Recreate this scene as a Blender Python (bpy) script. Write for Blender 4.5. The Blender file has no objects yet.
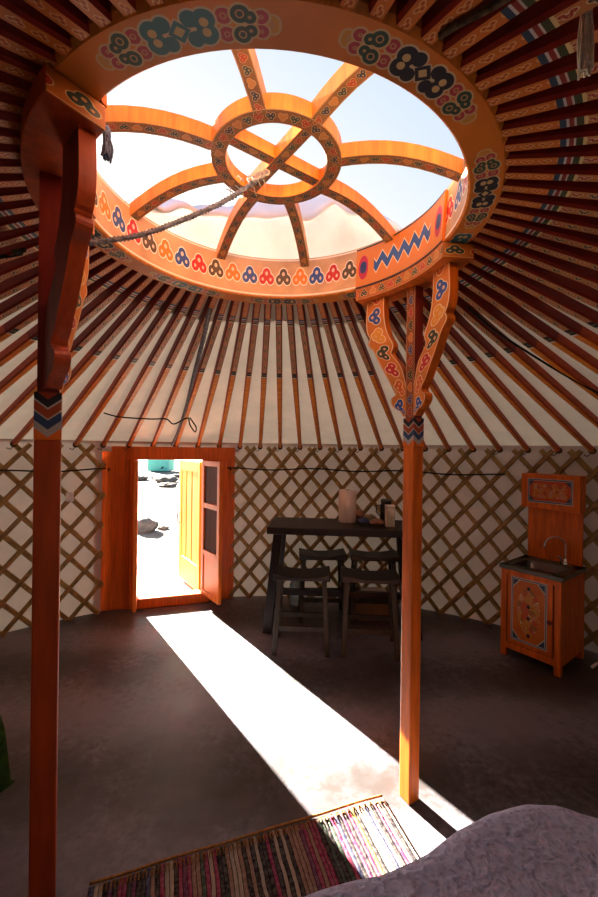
import bpy, bmesh, math, random
from mathutils import Vector, Matrix
random.seed(7)
PI = math.pi
SC = bpy.context.scene
COL = SC.collection
EYE = 1.55
F = 392.0
ROLL = math.radians(0.7)

# ------------------------------------------------------------------ helpers
def lin(h):
    h = h.lstrip('#')
    def c(x):
        x = int(x, 16) / 255
        return x / 12.92 if x <= .04045 else ((x + .055) / 1.055) ** 2.4
    return (c(h[0:2]), c(h[2:4]), c(h[4:6]), 1)

def tag(o, label=None, cat=None, group=None, kind=None):
    if label: o['label'] = label
    if cat: o['category'] = cat
    if group: o['group'] = group
    if kind: o['kind'] = kind
    return o

def empty(name, loc=(0, 0, 0), rz=0, label=None, cat=None, group=None, kind=None):
    o = bpy.data.objects.new(name, None)
    COL.objects.link(o)
    o.empty_display_size = .1
    o.location = loc
    o.rotation_euler = (0, 0, rz)
    return tag(o, label, cat, group, kind)

class MB:
    """collects faces; build() links them as one mesh object"""
    def __init__(s):
        s.v = []; s.f = []; s.uv = []; s.m = []; s.sm = []
    def add(s, verts, faces, uvs=None, mat=0, smooth=False):
        b = len(s.v)
        s.v += [tuple(p) for p in verts]
        for i, f in enumerate(faces):
            s.f.append(tuple(b + k for k in f))
            s.uv.append(uvs[i] if uvs else None)
            s.m.append(mat[i] if isinstance(mat, (list, tuple)) else mat)
            s.sm.append(smooth)
        return s
    def box(s, c, d, M=None, mat=0):
        x, y, z = [k / 2 for k in d]
        P = [Vector((sx * x, sy * y, sz * z)) + Vector(c) for sx in (-1, 1) for sy in (-1, 1) for sz in (-1, 1)]
        if M: P = [M @ p for p in P]
        fs = [(0, 1, 3, 2), (4, 6, 7, 5), (0, 4, 5, 1), (2, 3, 7, 6), (0, 2, 6, 4), (1, 5, 7, 3)]
        q = ((0, 0), (0, 1), (1, 1), (1, 0))
        return s.add(P, fs, [q] * 6, mat)
    def bar(s, a, b, w, h, up=(0, 0, 1), mat=0, w2=None, h2=None):
        """tapered rectangular bar from a to b"""
        a = Vector(a); b = Vector(b); t = (b - a).normalized()
        up = Vector(up)
        if abs(t.dot(up)) > .98: up = Vector((0, 1, 0))
        x = t.cross(up).normalized(); y = x.cross(t).normalized()
        w2 = w if w2 is None else w2; h2 = h if h2 is None else h2
        L = (b - a).length
        P = []
        for p, ww, hh in ((a, w, h), (b, w2, h2)):
            for sx, sy in ((-1, -1), (1, -1), (1, 1), (-1, 1)):
                P.append(p + x * ww / 2 * sx + y * hh / 2 * sy)
        fs = [(3, 2, 1, 0), (4, 5, 6, 7)] + [(i, (i + 1) % 4, 4 + (i + 1) % 4, 4 + i) for i in range(4)]
        uv = [((0, 0), (0, 1), (1, 1), (1, 0))] * 2 + [((0, 0), (0, 1), (L, 1), (L, 0))] * 4
        return s.add(P, fs, uv, mat)
    def tube(s, pts, r, n=8, mat=0, closed=False, caps=True):
        pts = [Vector(p) for p in pts]
        N = len(pts)
        rs = r if isinstance(r, (list, tuple)) else [r] * N
        P = []; nrm = None; ln = 0; Ls = []
        for i, p in enumerate(pts):
            if closed: t = pts[(i + 1) % N] - pts[i - 1]
            else: t = pts[min(i + 1, N - 1)] - pts[max(i - 1, 0)]
            if t.length < 1e-9: t = Vector((0, 0, 1))
            t.normalize()
            if nrm is None:
                nrm = t.orthogonal().normalized()
            nrm = (nrm - t * nrm.dot(t))
            nrm = nrm.normalized() if nrm.length > 1e-6 else t.orthogonal().normalized()
            b = t.cross(nrm)
            if i: ln += (p - pts[i - 1]).length
            Ls.append(ln)
            for k in range(n):
                a = 2 * PI * k / n
                P.append(p + (nrm * math.cos(a) + b * math.sin(a)) * rs[i])
        fs = []; uv = []
        for i in range(N if closed else N - 1):
            j = (i + 1) % N
            for k in range(n):
                l = (k + 1) % n
                fs.append((i * n + k, i * n + l, j * n + l, j * n + k))
                u0, u1 = Ls[i], Ls[j] if j else Ls[i] + .01
                uv.append(((u0, k / n), (u0, (k + 1) / n), (u1, (k + 1) / n), (u1, k / n)))
        if caps and not closed:
            fs.append(tuple(range(n - 1, -1, -1))); uv.append(None)
            fs.append(tuple(range((N - 1) * n, N * n))); uv.append(None)
        return s.add(P, fs, uv, mat, True)
    def lathe(s, prof, c=(0, 0, 0), n=24, mat=0):
        c = Vector(c); P = []
        for r, z in prof:
            for k in range(n):
                a = 2 * PI * k / n
                P.append(c + Vector((r * math.cos(a), r * math.sin(a), z)))
        fs = []; uv = []
        for i in range(len(prof) - 1):
            for k in range(n):
                l = (k + 1) % n
                fs.append((i * n + k, i * n + l, (i + 1) * n + l, (i + 1) * n + k))
                uv.append(((k / n, i), ((k + 1) / n, i), ((k + 1) / n, i + 1), (k / n, i + 1)))
        return s.add(P, fs, uv, mat, True)
    def strip(s, A, B, nrm, th, mats=(0, 1, 1), us=None):
        """slab between polylines A and B, thickness th along nrm (front face at +nrm). mats: front, back, edge"""
        nrm = Vector(nrm) * th / 2
        N = len(A)
        P = [Vector(p) + nrm for p in A] + [Vector(p) + nrm for p in B] + [Vector(p) - nrm for p in A] + [Vector(p) - nrm for p in B]
        if us is None:
            us = [0]
            for i in range(1, N):
                us.append(us[-1] + ((Vector(A[i]) + Vector(B[i])) / 2 - (Vector(A[i - 1]) + Vector(B[i - 1])) / 2).length)
        fs = []; uv = []; mt = []
        for i in range(N - 1):
            j = i + 1
            fs.append((i, j, N + j, N + i)); uv.append(((us[i], 0), (us[j], 0), (us[j], 1), (us[i], 1))); mt.append(mats[0])
            fs.append((2 * N + i, 3 * N + i, 3 * N + j, 2 * N + j)); uv.append(((us[i], 0), (us[i], 1), (us[j], 1), (us[j], 0))); mt.append(mats[1])
            fs.append((i, 2 * N + i, 2 * N + j, j)); uv.append(((us[i], 0), (us[i], 1), (us[j], 1), (us[j], 0))); mt.append(mats[2])
            fs.append((N + i, N + j, 3 * N + j, 3 * N + i)); uv.append(((us[i], 0), (us[j], 0), (us[j], 1), (us[i], 1))); mt.append(mats[2])
        fs.append((0, N, 3 * N, 2 * N)); uv.append(None); mt.append(mats[2])
        fs.append((N - 1, 3 * N - 1, 4 * N - 1, 2 * N - 1)); uv.append(None); mt.append(mats[2])
        b = len(s.v)
        return s.add(P, fs, uv, mt)
    def build(s, name, mats, parent=None, world=True, bevel=0, label=None, cat=None, group=None, kind=None, subsurf=0, recalc=True):
        """world=True: vertices are in world coordinates and the parent chain is unrotated"""
        me = bpy.data.meshes.new(name)
        off = Vector((0, 0, 0))
        if world and parent is not None:
            p = parent
            while p is not None:
                off += Vector(p.location); p = p.parent
        me.from_pydata([tuple(Vector(v) - off) for v in s.v], [], s.f)
        if not isinstance(mats, (list, tuple)): mats = [mats]
        for m in mats: me.materials.append(m)
        uvl = me.uv_layers.new(name='UVMap')
        for pi_, p in enumerate(me.polygons):
            p.material_index = min(s.m[pi_], len(mats) - 1)
            p.use_smooth = s.sm[pi_]
            u = s.uv[pi_]
            if u:
                for k, li in enumerate(p.loop_indices): uvl.data[li].uv = u[k % len(u)]
        if recalc:
            bm = bmesh.new(); bm.from_mesh(me)
            bmesh.ops.recalc_face_normals(bm, faces=bm.faces)
            bm.to_mesh(me); bm.free()
        o = bpy.data.objects.new(name, me)
        COL.objects.link(o)
        if parent is not None: o.parent = parent
        if bevel:
            md = o.modifiers.new('b', 'BEVEL'); md.width = bevel; md.segments = 2; md.limit_method = 'ANGLE'; md.angle_limit = .7
        if subsurf:
            md = o.modifiers.new('s', 'SUBSURF'); md.levels = subsurf; md.render_levels = subsurf
        return tag(o, label, cat, group, kind)

def catmull(pts, n=4):
    pts = [Vector(p) for p in pts]; out = []
    for i in range(len(pts) - 1):
        p0 = pts[max(i - 1, 0)]; p1 = pts[i]; p2 = pts[i + 1]; p3 = pts[min(i + 2, len(pts) - 1)]
        for k in range(n):
            t = k / n
            out.append(.5 * ((2 * p1) + (p2 - p0) * t + (2 * p0 - 5 * p1 + 4 * p2 - p3) * t * t + (3 * p1 - p0 - 3 * p2 + p3) * t ** 3))
    out.append(pts[-1])
    return out

def copy_tree(o, parent=None):
    c = o.copy(); COL.objects.link(c); c.parent = parent
    for ch in list(o.children): copy_tree(ch, c)
    return c

# ------------------------------------------------------------------ node helpers
class X:
    """a float socket with arithmetic"""
    def __init__(s, nt, sock): s.nt = nt; s.s = sock
    def op(s, o, *others):
        n = s.nt.nodes.new('ShaderNodeMath'); n.operation = o
        for i, a in enumerate((s,) + others):
            if isinstance(a, X): s.nt.links.new(a.s, n.inputs[i])
            else: n.inputs[i].default_value = a
        return X(s.nt, n.outputs[0])
    def __add__(s, o): return s.op('ADD', o)
    __radd__ = __add__
    def __sub__(s, o): return s.op('SUBTRACT', o)
    def __rsub__(s, o): return (s * -1) + o
    def __mul__(s, o): return s.op('MULTIPLY', o)
    __rmul__ = __mul__
    def __truediv__(s, o): return s.op('DIVIDE', o)
    def abs(s): return s.op('ABSOLUTE')
    def fract(s): return s.op('FRACT')
    def floor(s): return s.op('FLOOR')
    def min(s, o): return s.op('MINIMUM', o)
    def max(s, o): return s.op('MAXIMUM', o)
    def gt(s, o): return s.op('GREATER_THAN', o)
    def lt(s, o): return s.op('LESS_THAN', o)
    def sqrt(s): return s.op('SQRT')
    def sin(s): return s.op('SINE')
    def mod(s, o): return s.op('FLOORED_MODULO', o)

def new_mat(name, rough=.5, spec=.3):
    m = bpy.data.materials.new(name); m.use_nodes = True
    nt = m.node_tree
    b = nt.nodes['Principled BSDF']
    b.inputs['Roughness'].default_value = rough
    b.inputs['Specular IOR Level'].default_value = spec
    return m, nt, b

def uvx(nt):
    t = nt.nodes.new('ShaderNodeUVMap')
    s = nt.nodes.new('ShaderNodeSeparateXYZ')
    nt.links.new(t.outputs[0], s.inputs[0])
    return X(nt, s.outputs[0]), X(nt, s.outputs[1])

def ramp(nt, x, stops, interp='CONSTANT'):
    r = nt.nodes.new('ShaderNodeValToRGB'); r.color_ramp.interpolation = interp
    e = r.color_ramp.elements
    while len(e) > 1: e.remove(e[-1])
    e[0].position = stops[0][0]; e[0].color = stops[0][1]
    for p, c in stops[1:]:
        q = e.new(p); q.color = c
    nt.links.new(x.s if isinstance(x, X) else x, r.inputs[0])
    return r.outputs[0]

def mix(nt, f, a, b, mode='MIX'):
    n = nt.nodes.new('ShaderNodeMix'); n.data_type = 'RGBA'; n.blend_type = mode
    ins = [i for i in n.inputs if i.enabled] if False else n.inputs
    for idx, v in ((0, f), (6, a), (7, b)):
        if isinstance(v, X): nt.links.new(v.s, n.inputs[idx])
        elif isinstance(v, bpy.types.NodeSocket): nt.links.new(v, n.inputs[idx])
        elif isinstance(v, (int, float)): n.inputs[idx].default_value = v
        else: n.inputs[idx].default_value = v
    return n.outputs[2]

def noise(nt, scale=5, detail=4, coord='Object', stretch=(1, 1, 1), rough=.55):
    t = nt.nodes.new('ShaderNodeTexCoord'); mp = nt.nodes.new('ShaderNodeMapping')
    mp.inputs['Scale'].default_value = stretch
    nt.links.new(t.outputs[coord], mp.inputs[0])
    n = nt.nodes.new('ShaderNodeTexNoise'); n.inputs['Scale'].default_value = scale
    n.inputs['Detail'].default_value = detail; n.inputs['Roughness'].default_value = rough
    nt.links.new(mp.outputs[0], n.inputs['Vector'])
    return X(nt, n.outputs[0])

def bump(nt, b, h, strength=.3, dist=.01):
    n = nt.nodes.new('ShaderNodeBump'); n.inputs['Strength'].default_value = strength; n.inputs['Distance'].default_value = dist
    nt.links.new(h.s, n.inputs['Height']); nt.links.new(n.outputs[0], b.inputs['Normal'])

def setc(nt, b, c):
    if isinstance(c, bpy.types.NodeSocket): nt.links.new(c, b.inputs['Base Color'])
    else: b.inputs['Base Color'].default_value = c

def mul(c, k): return (c[0] * k, c[1] * k, c[2] * k, 1)

def wood(name, c, rough=.45, grain=(3, 3, .3), amt=.35, scale=14, spec=.3):
    m, nt, b = new_mat(name, rough, spec)
    n = noise(nt, scale, 5, 'Object', grain)
    setc(nt, b, ramp(nt, n, [(.3, mul(c, 1 - amt)), (.7, mul(c, 1 + amt * .4))], 'LINEAR'))
    bump(nt, b, n, .08, .004)
    return m

def plain(name, c, rough=.6, amt=.15, scale=12, spec=.3, bmp=.05):
    m, nt, b = new_mat(name, rough, spec)
    n = noise(nt, scale, 4)
    setc(nt, b, ramp(nt, n, [(.3, mul(c, 1 - amt)), (.7, mul(c, 1 + amt))], 'LINEAR'))
    if bmp: bump(nt, b, n, bmp, .01)
    return m

def circ(px, py, cx, cy, r):
    dx = px - cx; dy = py - cy
    return (dx * dx + dy * dy).sqrt() - r

def cloud(px, py):
    """three-lobed cloud scroll"""
    d = circ(px, py, 0, .13, .17)
    d = d.op('SMOOTH_MIN', circ(px, py, -.19, -.07, .155), .09)
    d = d.op('SMOOTH_MIN', circ(px, py, .19, -.07, .155), .09)
    return d

def motif_colors(nt, d, pal_main, base, light, dark):
    """nested outlines from a signed distance"""
    k = d + .5
    fill = ramp(nt, k, [(0, dark), (.365, light), (.39, (0, 0, 0, 1)), (.475, light), (.515, dark), (.54, base)])
    ismain = k.gt(.39) * k.lt(.475)
    return mix(nt, ismain, fill, pal_main)

C_OR = (.72, .145, .008, 1)
C_RED = (.22, .018, .008, 1)
BLUE = (.02, .07, .26, 1); TEAL = (.04, .16, .17, 1); BLACK = (.012, .01, .012, 1); CREAM = (.72, .55, .36, 1)
PINK = (.45, .05, .06, 1); GOLD = (.62, .27, .03, 1); OLIVE = (.07, .075, .02, 1); WHITE = (.72, .68, .62, 1)

def palette(nt, i, cols):
    n = len(cols)
    return ramp(nt, (i.mod(n) + .5) / n, [(k / n, c) for k, c in enumerate(cols)])

def ornament(name, base, cols, ulen, aspect=1.0, light=CREAM, dark=BLACK, kv=1.0, rough=.4):
    """row of cloud motifs along u; ulen metres (or units) per motif"""
    m, nt, b = new_mat(name, rough, .3)
    u, v = uvx(nt)
    c = u / ulen
    px = (c.fract() - .5) * aspect
    flip = (c.floor().mod(2) * 2 - 1)
    py = (v - .5) * kv
    d = cloud(px, py)
    pal = palette(nt, c.floor(), cols)
    n = noise(nt, 9, 3)
    basec = ramp(nt, n, [(.3, mul(base, .75)), (.7, mul(base, 1.1))], 'LINEAR')
    col = motif_colors(nt, d, pal, basec_placeholder(nt, basec), light, dark) if False else None
    k = d + .5
    inner = mix(nt, .5, light, basec)
    out = mix(nt, k.gt(.555), mix(nt, k.gt(.52), mix(nt, k.lt(.40), pal, inner), light), basec)
    out = mix(nt, k.lt(.33), out, pal)
    # thin borders
    e = (v - .5).abs()
    out = mix(nt, e.gt(.44) * e.lt(.475), out, light)
    setc(nt, b, out)
    return m

# ------------------------------------------------------------------ materials
M = {}
TR_ROOF, TR_WALL = .011, .004
M['orange'] = wood('orange_paint', C_OR, .42)
M['orange_x'] = wood('orange_paint_along', C_OR, .42, (.4, 3, 3))
M['litorange'] = wood('lit_orange_crown_paint', (.80, .25, .028, 1), .42)  # orange paint brightened so the crown's colour carries the light from outside
M['shadedorange'] = wood('shaded_orange_paint', (.46, .062, .007, 1), .42)  # orange paint darkened: vignette shade put into the near post's colour
M['red'] = wood('deep_red_paint', C_RED, .45)
M['door'] = wood('door_paint', (.72, .135, .014, 1), .4, (5, 5, .25), .3)
M['doorleaf'] = wood('door_leaf_paint', (.76, .17, .016, 1), .4, (5, 5, .25), .3)
M['yellow'] = wood('yellow_door_paint', (.86, .36, .02, 1), .45, (6, 6, .25), .25)
M['dark'] = wood('dark_stained_wood', (.014, .007, .005, 1), .38, (.6, 4, 4), .5)
M['darkleg'] = wood('dark_leg_wood', (.038, .029, .018, 1), .5, (4, 4, .5), .4)
M['lath'] = wood('willow_lath', (.36, .215, .075, 1), .6, (2, 2, 2), .4, 9)
M['lath2'] = wood('willow_lath_back', (.42, .26, .085, 1), .6, (2, 2, 2), .4, 9)
M['rope'] = plain('dark_horsehair_rope', (.03, .024, .02, 1), .9, .5, 60, .1, .4)
M['cordbrown'] = plain('brown_lashing_cord', (.09, .06, .035, 1), .9, .5, 60, .1, .4)
M['knotcord'] = plain('pale_knot_cord', (.40, .35, .28, 1), .9, .4, 60, .1, .4)
M['greyrope'] = plain('grey_rope', (.22, .20, .21, 1), .9, .5, 70, .1, .4)
M['white'] = plain('white_paint', (.75, .72, .68, 1), .6, .05)
M['chrome'] = plain('chrome', (.8, .8, .8, 1), .15, .02, 5, .5, 0)
M['chrome'].node_tree.nodes['Principled BSDF'].inputs['Metallic'].default_value = 1

# canvas
def canvas(name, c, trans=0.0):
    m, nt, b = new_mat(name, .9, .1)
    n = noise(nt, 3, 5)
    setc(nt, b, ramp(nt, n, [(.3, mul(c, .82)), (.7, mul(c, 1.05))], 'LINEAR'))
    f = noise(nt, 7, 4)
    bump(nt, b, f, .25, .03)
    if trans:
        tr = nt.nodes.new('ShaderNodeBsdfTranslucent'); tr.inputs[0].default_value = (.95, .82, .66, 1)
        mx = nt.nodes.new('ShaderNodeMixShader'); mx.inputs[0].default_value = trans
        nt.links.new(b.outputs[0], mx.inputs[1]); nt.links.new(tr.outputs[0], mx.inputs[2])
        nt.links.new(mx.outputs[0], nt.nodes['Material Output'].inputs[0])
    return m
M['canvas'] = canvas('cream_canvas', (.74, .60, .43, 1), TR_ROOF)
M['wallcanvas'] = canvas('wall_canvas', (.66, .54, .51, 1), TR_WALL)

# concrete
def concrete():
    m, nt, b = new_mat('concrete', .5, .35)
    n1 = noise(nt, 1.3, 6, rough=.6); n2 = noise(nt, 9, 6, rough=.65); n3 = noise(nt, .5, 2)
    t = nt.nodes.new('ShaderNodeTexCoord')
    w = nt.nodes.new('ShaderNodeTexWave'); w.wave_type = 'RINGS'; w.inputs['Scale'].default_value = .35
    w.inputs['Distortion'].default_value = 3; w.inputs['Detail'].default_value = 3; w.inputs['Detail Scale'].default_value = .8
    nt.links.new(t.outputs['Object'], w.inputs[0])
    n4 = noise(nt, 26, 5, rough=.7); n5 = noise(nt, 2.6, 3, rough=.5)
    gate = ((n5 - .42) * 6).max(0).min(1)
    mixv = n1 * .55 + n2 * .20 + (X(nt, w.outputs[1]) - .5) * .20 + (n4 - .5) * gate * .55 + .13
    setc(nt, b, ramp(nt, mixv, [(.36, (.050, .040, .036, 1)), (.47, (.098, .082, .088, 1)), (.62, (.205, .178, .205, 1))], 'LINEAR'))
    rr = nt.nodes.new('ShaderNodeMapRange')
    rr.inputs[1].default_value = .3; rr.inputs[2].default_value = .7; rr.inputs[3].default_value = .32; rr.inputs[4].default_value = .62
    nt.links.new(n1.s, rr.inputs[0]); nt.links.new(rr.outputs[0], b.inputs['Roughness'])
    bump(nt, b, n2, .12, .006)
    return m
M['concrete'] = concrete()

def sand():
    m, nt, b = new_mat('pale_sand', .95, .1)
    n = noise(nt, .9, 8, rough=.7)
    n2 = noise(nt, 5, 6, rough=.7)
    setc(nt, b, ramp(nt, n * .5 + n2 * .5, [(.36, (.07, .06, .05, 1)), (.46, (.17, .155, .13, 1)), (.6, (.24, .225, .19, 1))], 'LINEAR'))
    bump(nt, b, n2, .5, .05)
    return m
M['sand'] = sand()
M['stone'] = plain('grey_stone', (.09, .085, .08, 1), .9, .5, 9, .1, .6)
M['stone2'] = plain('brown_stone', (.14, .12, .10, 1), .9, .5, 9, .1, .6)
M['step'] = plain('pale_step', (.3, .28, .25, 1), .8, .1)

# rafter painted underside: u metres from the ring
def rafter_mat():
    m, nt, b = new_mat('rafter_painted_face', .42, .3)
    u, v = uvx(nt)
    pv = (v - .5)
    # zone 1: pale cloud line on orange, zone 3: hearts in colours
    c1 = u / .042
    d1 = cloud((c1.fract() - .5) * .95, pv * .95)
    k1 = d1 + .5
    z1 = mix(nt, k1.gt(.47) * k1.lt(.53), (.50, .13, .015, 1), (.66, .36, .15, 1))
    z1 = mix(nt, k1.lt(.40), z1, (.30, .03, .01, 1))
    c3 = u / .046
    d3 = cloud((c3.fract() - .5) * .92, pv * .92)
    k3 = d3 + .5
    pal = palette(nt, c3.floor(), [(.34, .025, .01, 1), (.012, .012, .012, 1), (.42, .10, .02, 1), (.02, .03, .025, 1), (.30, .02, .012, 1), (.035, .02, .012, 1)])
    z3 = mix(nt, k3.gt(.47), pal, mix(nt, k3.gt(.53), (.58, .42, .24, 1), (.42, .15, .045, 1)))
    z3 = mix(nt, k3.lt(.37), z3, (.52, .30, .12, 1))
    stripes = ramp(nt, (u - .135) / .055, [(0, (.018, .04, .075, 1)), (.24, (.5, .45, .42, 1)), (.34, (.22, .018, .012, 1)), (.52, (.5, .42, .36, 1)), (.60, (.035, .04, .015, 1)), (.86, (.62, .45, .2, 1))])
    blob = ramp(nt, (u - .69) / .06, [(0, BLACK), (.35, (.12, .10, .05, 1)), (.55, BLACK), (.82, (.66, .56, .42, 1))])
    n = noise(nt, 14, 5, 'Object', (.4, 3, 3))
    pl = ramp(nt, n, [(.3, (.58, .15, .014, 1)), (.7, (.82, .28, .03, 1))], 'LINEAR')
    out = mix(nt, u.gt(.135), z1, stripes)
    out = mix(nt, u.gt(.19), out, z3)
    out = mix(nt, u.gt(.69), out, blob)
    out = mix(nt, u.gt(.75), out, pl)
    setc(nt, b, out)
    return m
M['rafterface'] = rafter_mat()

def rafter_side():
    m, nt, b = new_mat('rafter_side', .5, .25)
    u, v = uvx(nt)
    n = noise(nt, 14, 5, 'Object', (.4, 3, 3))
    a = ramp(nt, n, [(.3, (.18, .011, .006, 1)), (.7, (.27, .018, .008, 1))], 'LINEAR')
    p = ramp(nt, n, [(.3, (.34, .036, .007, 1)), (.7, (.50, .068, .009, 1))], 'LINEAR')
    setc(nt, b, mix(nt, u.gt(.75), a, p))
    return m
M['rafterside'] = rafter_side()

# crown ring
M['ringface'] = ornament('ring_inner_clouds', (.66, .40, .20, 1), [(.55, .03, .02, 1), (.04, .09, .28, 1), (.72, .22, .02, 1), (.10, .07, .03, 1)], 1 / 46, .82, (.95, .84, .66, 1), (.25, .06, .02, 1), 1.3)
M['spokeface'] = ornament('spoke_scrolls', (.27, .12, .04, 1), [(.40, .05, .02, 1), (.03, .04, .06, 1), (.5, .2, .05, 1), (.03, .06, .05, 1)], .038, .95, (.55, .38, .2, 1), (.03, .015, .01, 1), 1.1)
M['armface'] = ornament('bracket_clouds', (.66, .20, .03, 1), [(.03, .09, .36, 1), (.62, .11, .012, 1), (.5, .02, .03, 1), (.05, .05, .03, 1), (.72, .30, .03, 1)], .098, .92, (.8, .62, .38, 1), (.16, .04, .02, 1), .92)
M['postface'] = ornament('post_scrolls', (.30, .08, .02, 1), [(.4, .02, .02, 1), (.03, .06, .2, 1), (.6, .16, .02, 1), (.03, .03, .02, 1)], .055, 1.0, (.55, .38, .2, 1), (.03, .015, .01, 1), 1.1)
M['hearts'] = ornament('board_hearts', (.5, .14, .02, 1), [(.03, .05, .04, 1), (.45, .03, .02, 1), (.06, .06, .03, 1), (.55, .2, .03, 1)], .055, 1.0, (.66, .42, .16, 1), (.02, .02, .015, 1), 1.0)

def ring_under():
    m, nt, b = new_mat('ring_underside_knots', .42, .3)
    u, v = uvx(nt)          # u: turns, v: 0 inner .. 1 outer
    c = u * 8.6 - (258.0 * 8.6 / 360)
    px = ((c + .5).fract() - .5) * 5.0       # about metres*13; group runs -3.1..3.1
    py = (v - .5) * 1.0
    apx = px.abs()
    # central knot: four circles + centre diamond
    ay = py.abs()
    dk = circ(apx, ay, .52, .14, .20)
    dk = dk.min(circ(apx, ay, .27, .20, .15))
    dk = dk.min(apx + ay - .22)
    kk = dk + .5
    knot_odd = ((c + .5).floor().mod(3)).gt(.5)
    main = mix(nt, knot_odd, TEAL, (.025, .022, .03, 1))
    # inner islands of the knot
    isl = circ(apx, ay, .52, .10, .09).lt(0).max((apx + ay).lt(.12))
    # flower clusters at +-1.25
    q = apx - 1.2
    dg = circ(q, ay, .0, .20, .17).min(circ(q, ay, .17, .13, .12))
    dr = circ(q, ay, -.30, .18, .15).min(circ(q, ay, .38, .14, .13))
    dgold = circ(q, ay, .58, .04, .13)
    base = ramp(nt, noise(nt, 8, 4), [(.3, (.56, .15, .014, 1)), (.7, (.74, .21, .022, 1))], 'LINEAR')
    out = base
    for d, col in ((dgold, GOLD), (dr, PINK), (dg, (.035, .075, .045, 1))):
        k = d + .5
        out = mix(nt, k.lt(.545), out, (.62, .40, .19, 1))
        out = mix(nt, k.lt(.50), out, col)
        out = mix(nt, k.lt(.415), out, (.55, .28, .12, 1))
        out = mix(nt, k.lt(.385), out, col)
    out = mix(nt, kk.lt(.56), out, (.60, .45, .26, 1))
    out = mix(nt, kk.lt(.515), out, main)
    out = mix(nt, isl, out, (.62, .42, .18, 1))
    setc(nt, b, out)
    return m
M['ringunder'] = ring_under()

def zigzag():
    m, nt, b = new_mat('plate_blue_zigzag', .42, .3)
    u, v = uvx(nt)          # u metres from -.3 .. .3
    c = u / .07
    tri = ((c.fract() - .5).abs() * 2 - .5) * .24
    d = (v - .52 - tri).abs()
    ins = u.abs().lt(.19)
    base = mix(nt, 0.0, (.66, .22, .04, 1), (.66, .22, .04, 1))
    out = mix(nt, d.lt(.155) * ins, base, (.85, .66, .4, 1))
    out = mix(nt, d.lt(.115) * ins, out, (.035, .10, .32, 1))
    e = (u.abs() - .255).abs()
    k = circ(e * 10, v, 0, .5, .3)
    out = mix(nt, k.lt(0) * u.abs().gt(.2), out, (.5, .03, .07, 1))
    k2 = circ(e * 10, v, .05, .5, .15)
    out = mix(nt, k2.lt(0) * u.abs().gt(.2), out, (.03, .05, .16, 1))
    ed = (v - .5).abs()
    out = mix(nt, ed.gt(.46), out, (.03, .02, .02, 1))
    setc(nt, b, out)
    return m
M['zigzag'] = zigzag()

def chevron():
    m, nt, b = new_mat('chevron_band', .4, .3)
    u, v = uvx(nt)          # u 0..1 across a face, v metres up from band bottom
    tri = (u - .5).abs() * .05
    k = (v - tri) / .12
    setc(nt, b, ramp(nt, k, [(0, C_OR), (.05, (.42, .38, .36, 1)), (.22, (.02, .05, .13, 1)), (.42, (.55, .45, .35, 1)), (.46, (.36, .06, .02, 1)),
                             (.66, (.55, .5, .45, 1)), (.70, (.012, .012, .018, 1)), (.88, (.40, .05, .015, 1))]))
    return m
M['chevron'] = chevron()

def panel_mat():
    m, nt, b = new_mat('cabinet_painted_panel', .4, .3)
    u, v = uvx(nt)          # both 0..1 ; panel aspect about .62 x 1
    x = (u - .5) ; y = (v - .5)
    ex = .5 - x.abs(); ey = .5 - y.abs()
    e = (ex * .62).min(ey)
    base = ramp(nt, noise(nt, 9, 3), [(.3, (.50, .11, .012, 1)), (.7, (.62, .17, .015, 1))], 'LINEAR')
    xx = x.abs() * .62; yy = y.abs()
    # corner fretwork
    cr = (ex * .62 + ey)
    out = mix(nt, cr.lt(.19), base, (.03, .06, .10, 1))
    out = mix(nt, (cr - .19).abs().lt(.012), out, (.55, .5, .4, 1))
    out = mix(nt, e.lt(.035), out, (.5, .5, .46, 1))
    out = mix(nt, (e - .018).abs().lt(.006), out, (.03, .06, .12, 1))
    # oval flower medallion: scrolls
    px = x * .62; py = y
    r = ((px * px) * 3.2 + py * py).sqrt()
    n = nt.nodes.new('ShaderNodeTexVoronoi'); n.inputs['Scale'].default_value = 11
    n.feature = 'F1'
    t = nt.nodes.new('ShaderNodeUVMap'); mp = nt.nodes.new('ShaderNodeMapping'); mp.inputs['Scale'].default_value = (.62, 1, 1)
    nt.links.new(t.outputs[0], mp.inputs[0]); nt.links.new(mp.outputs[0], n.inputs['Vector'])
    vd = X(nt, n.outputs['Distance'])
    sc = ((vd * 30).sin()).gt(.1)
    sp = nt.nodes.new('ShaderNodeSeparateColor'); nt.links.new(n.outputs['Color'], sp.inputs[0])
    pal = ramp(nt, X(nt, sp.outputs[0]), [(0, (.5, .36, .06, 1)), (.3, (.10, .12, .05, 1)), (.45, (.55, .30, .16, 1)), (.65, (.5, .05, .05, 1)), (.8, (.6, .5, .25, 1))])
    out = mix(nt, r.lt(.36) * sc, out, pal)
    dk = circ(px.abs(), py, .0, .36, .03).min(circ(px, py, 0, .08, .03)).min(circ(px, py, 0, -.1, .03)).min(circ(px, py, 0, -.37, .03))
    out = mix(nt, dk.lt(0), out, (.03, .02, .03, 1))
    setc(nt, b, out)
    return m
M['panel'] = panel_mat()

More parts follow.
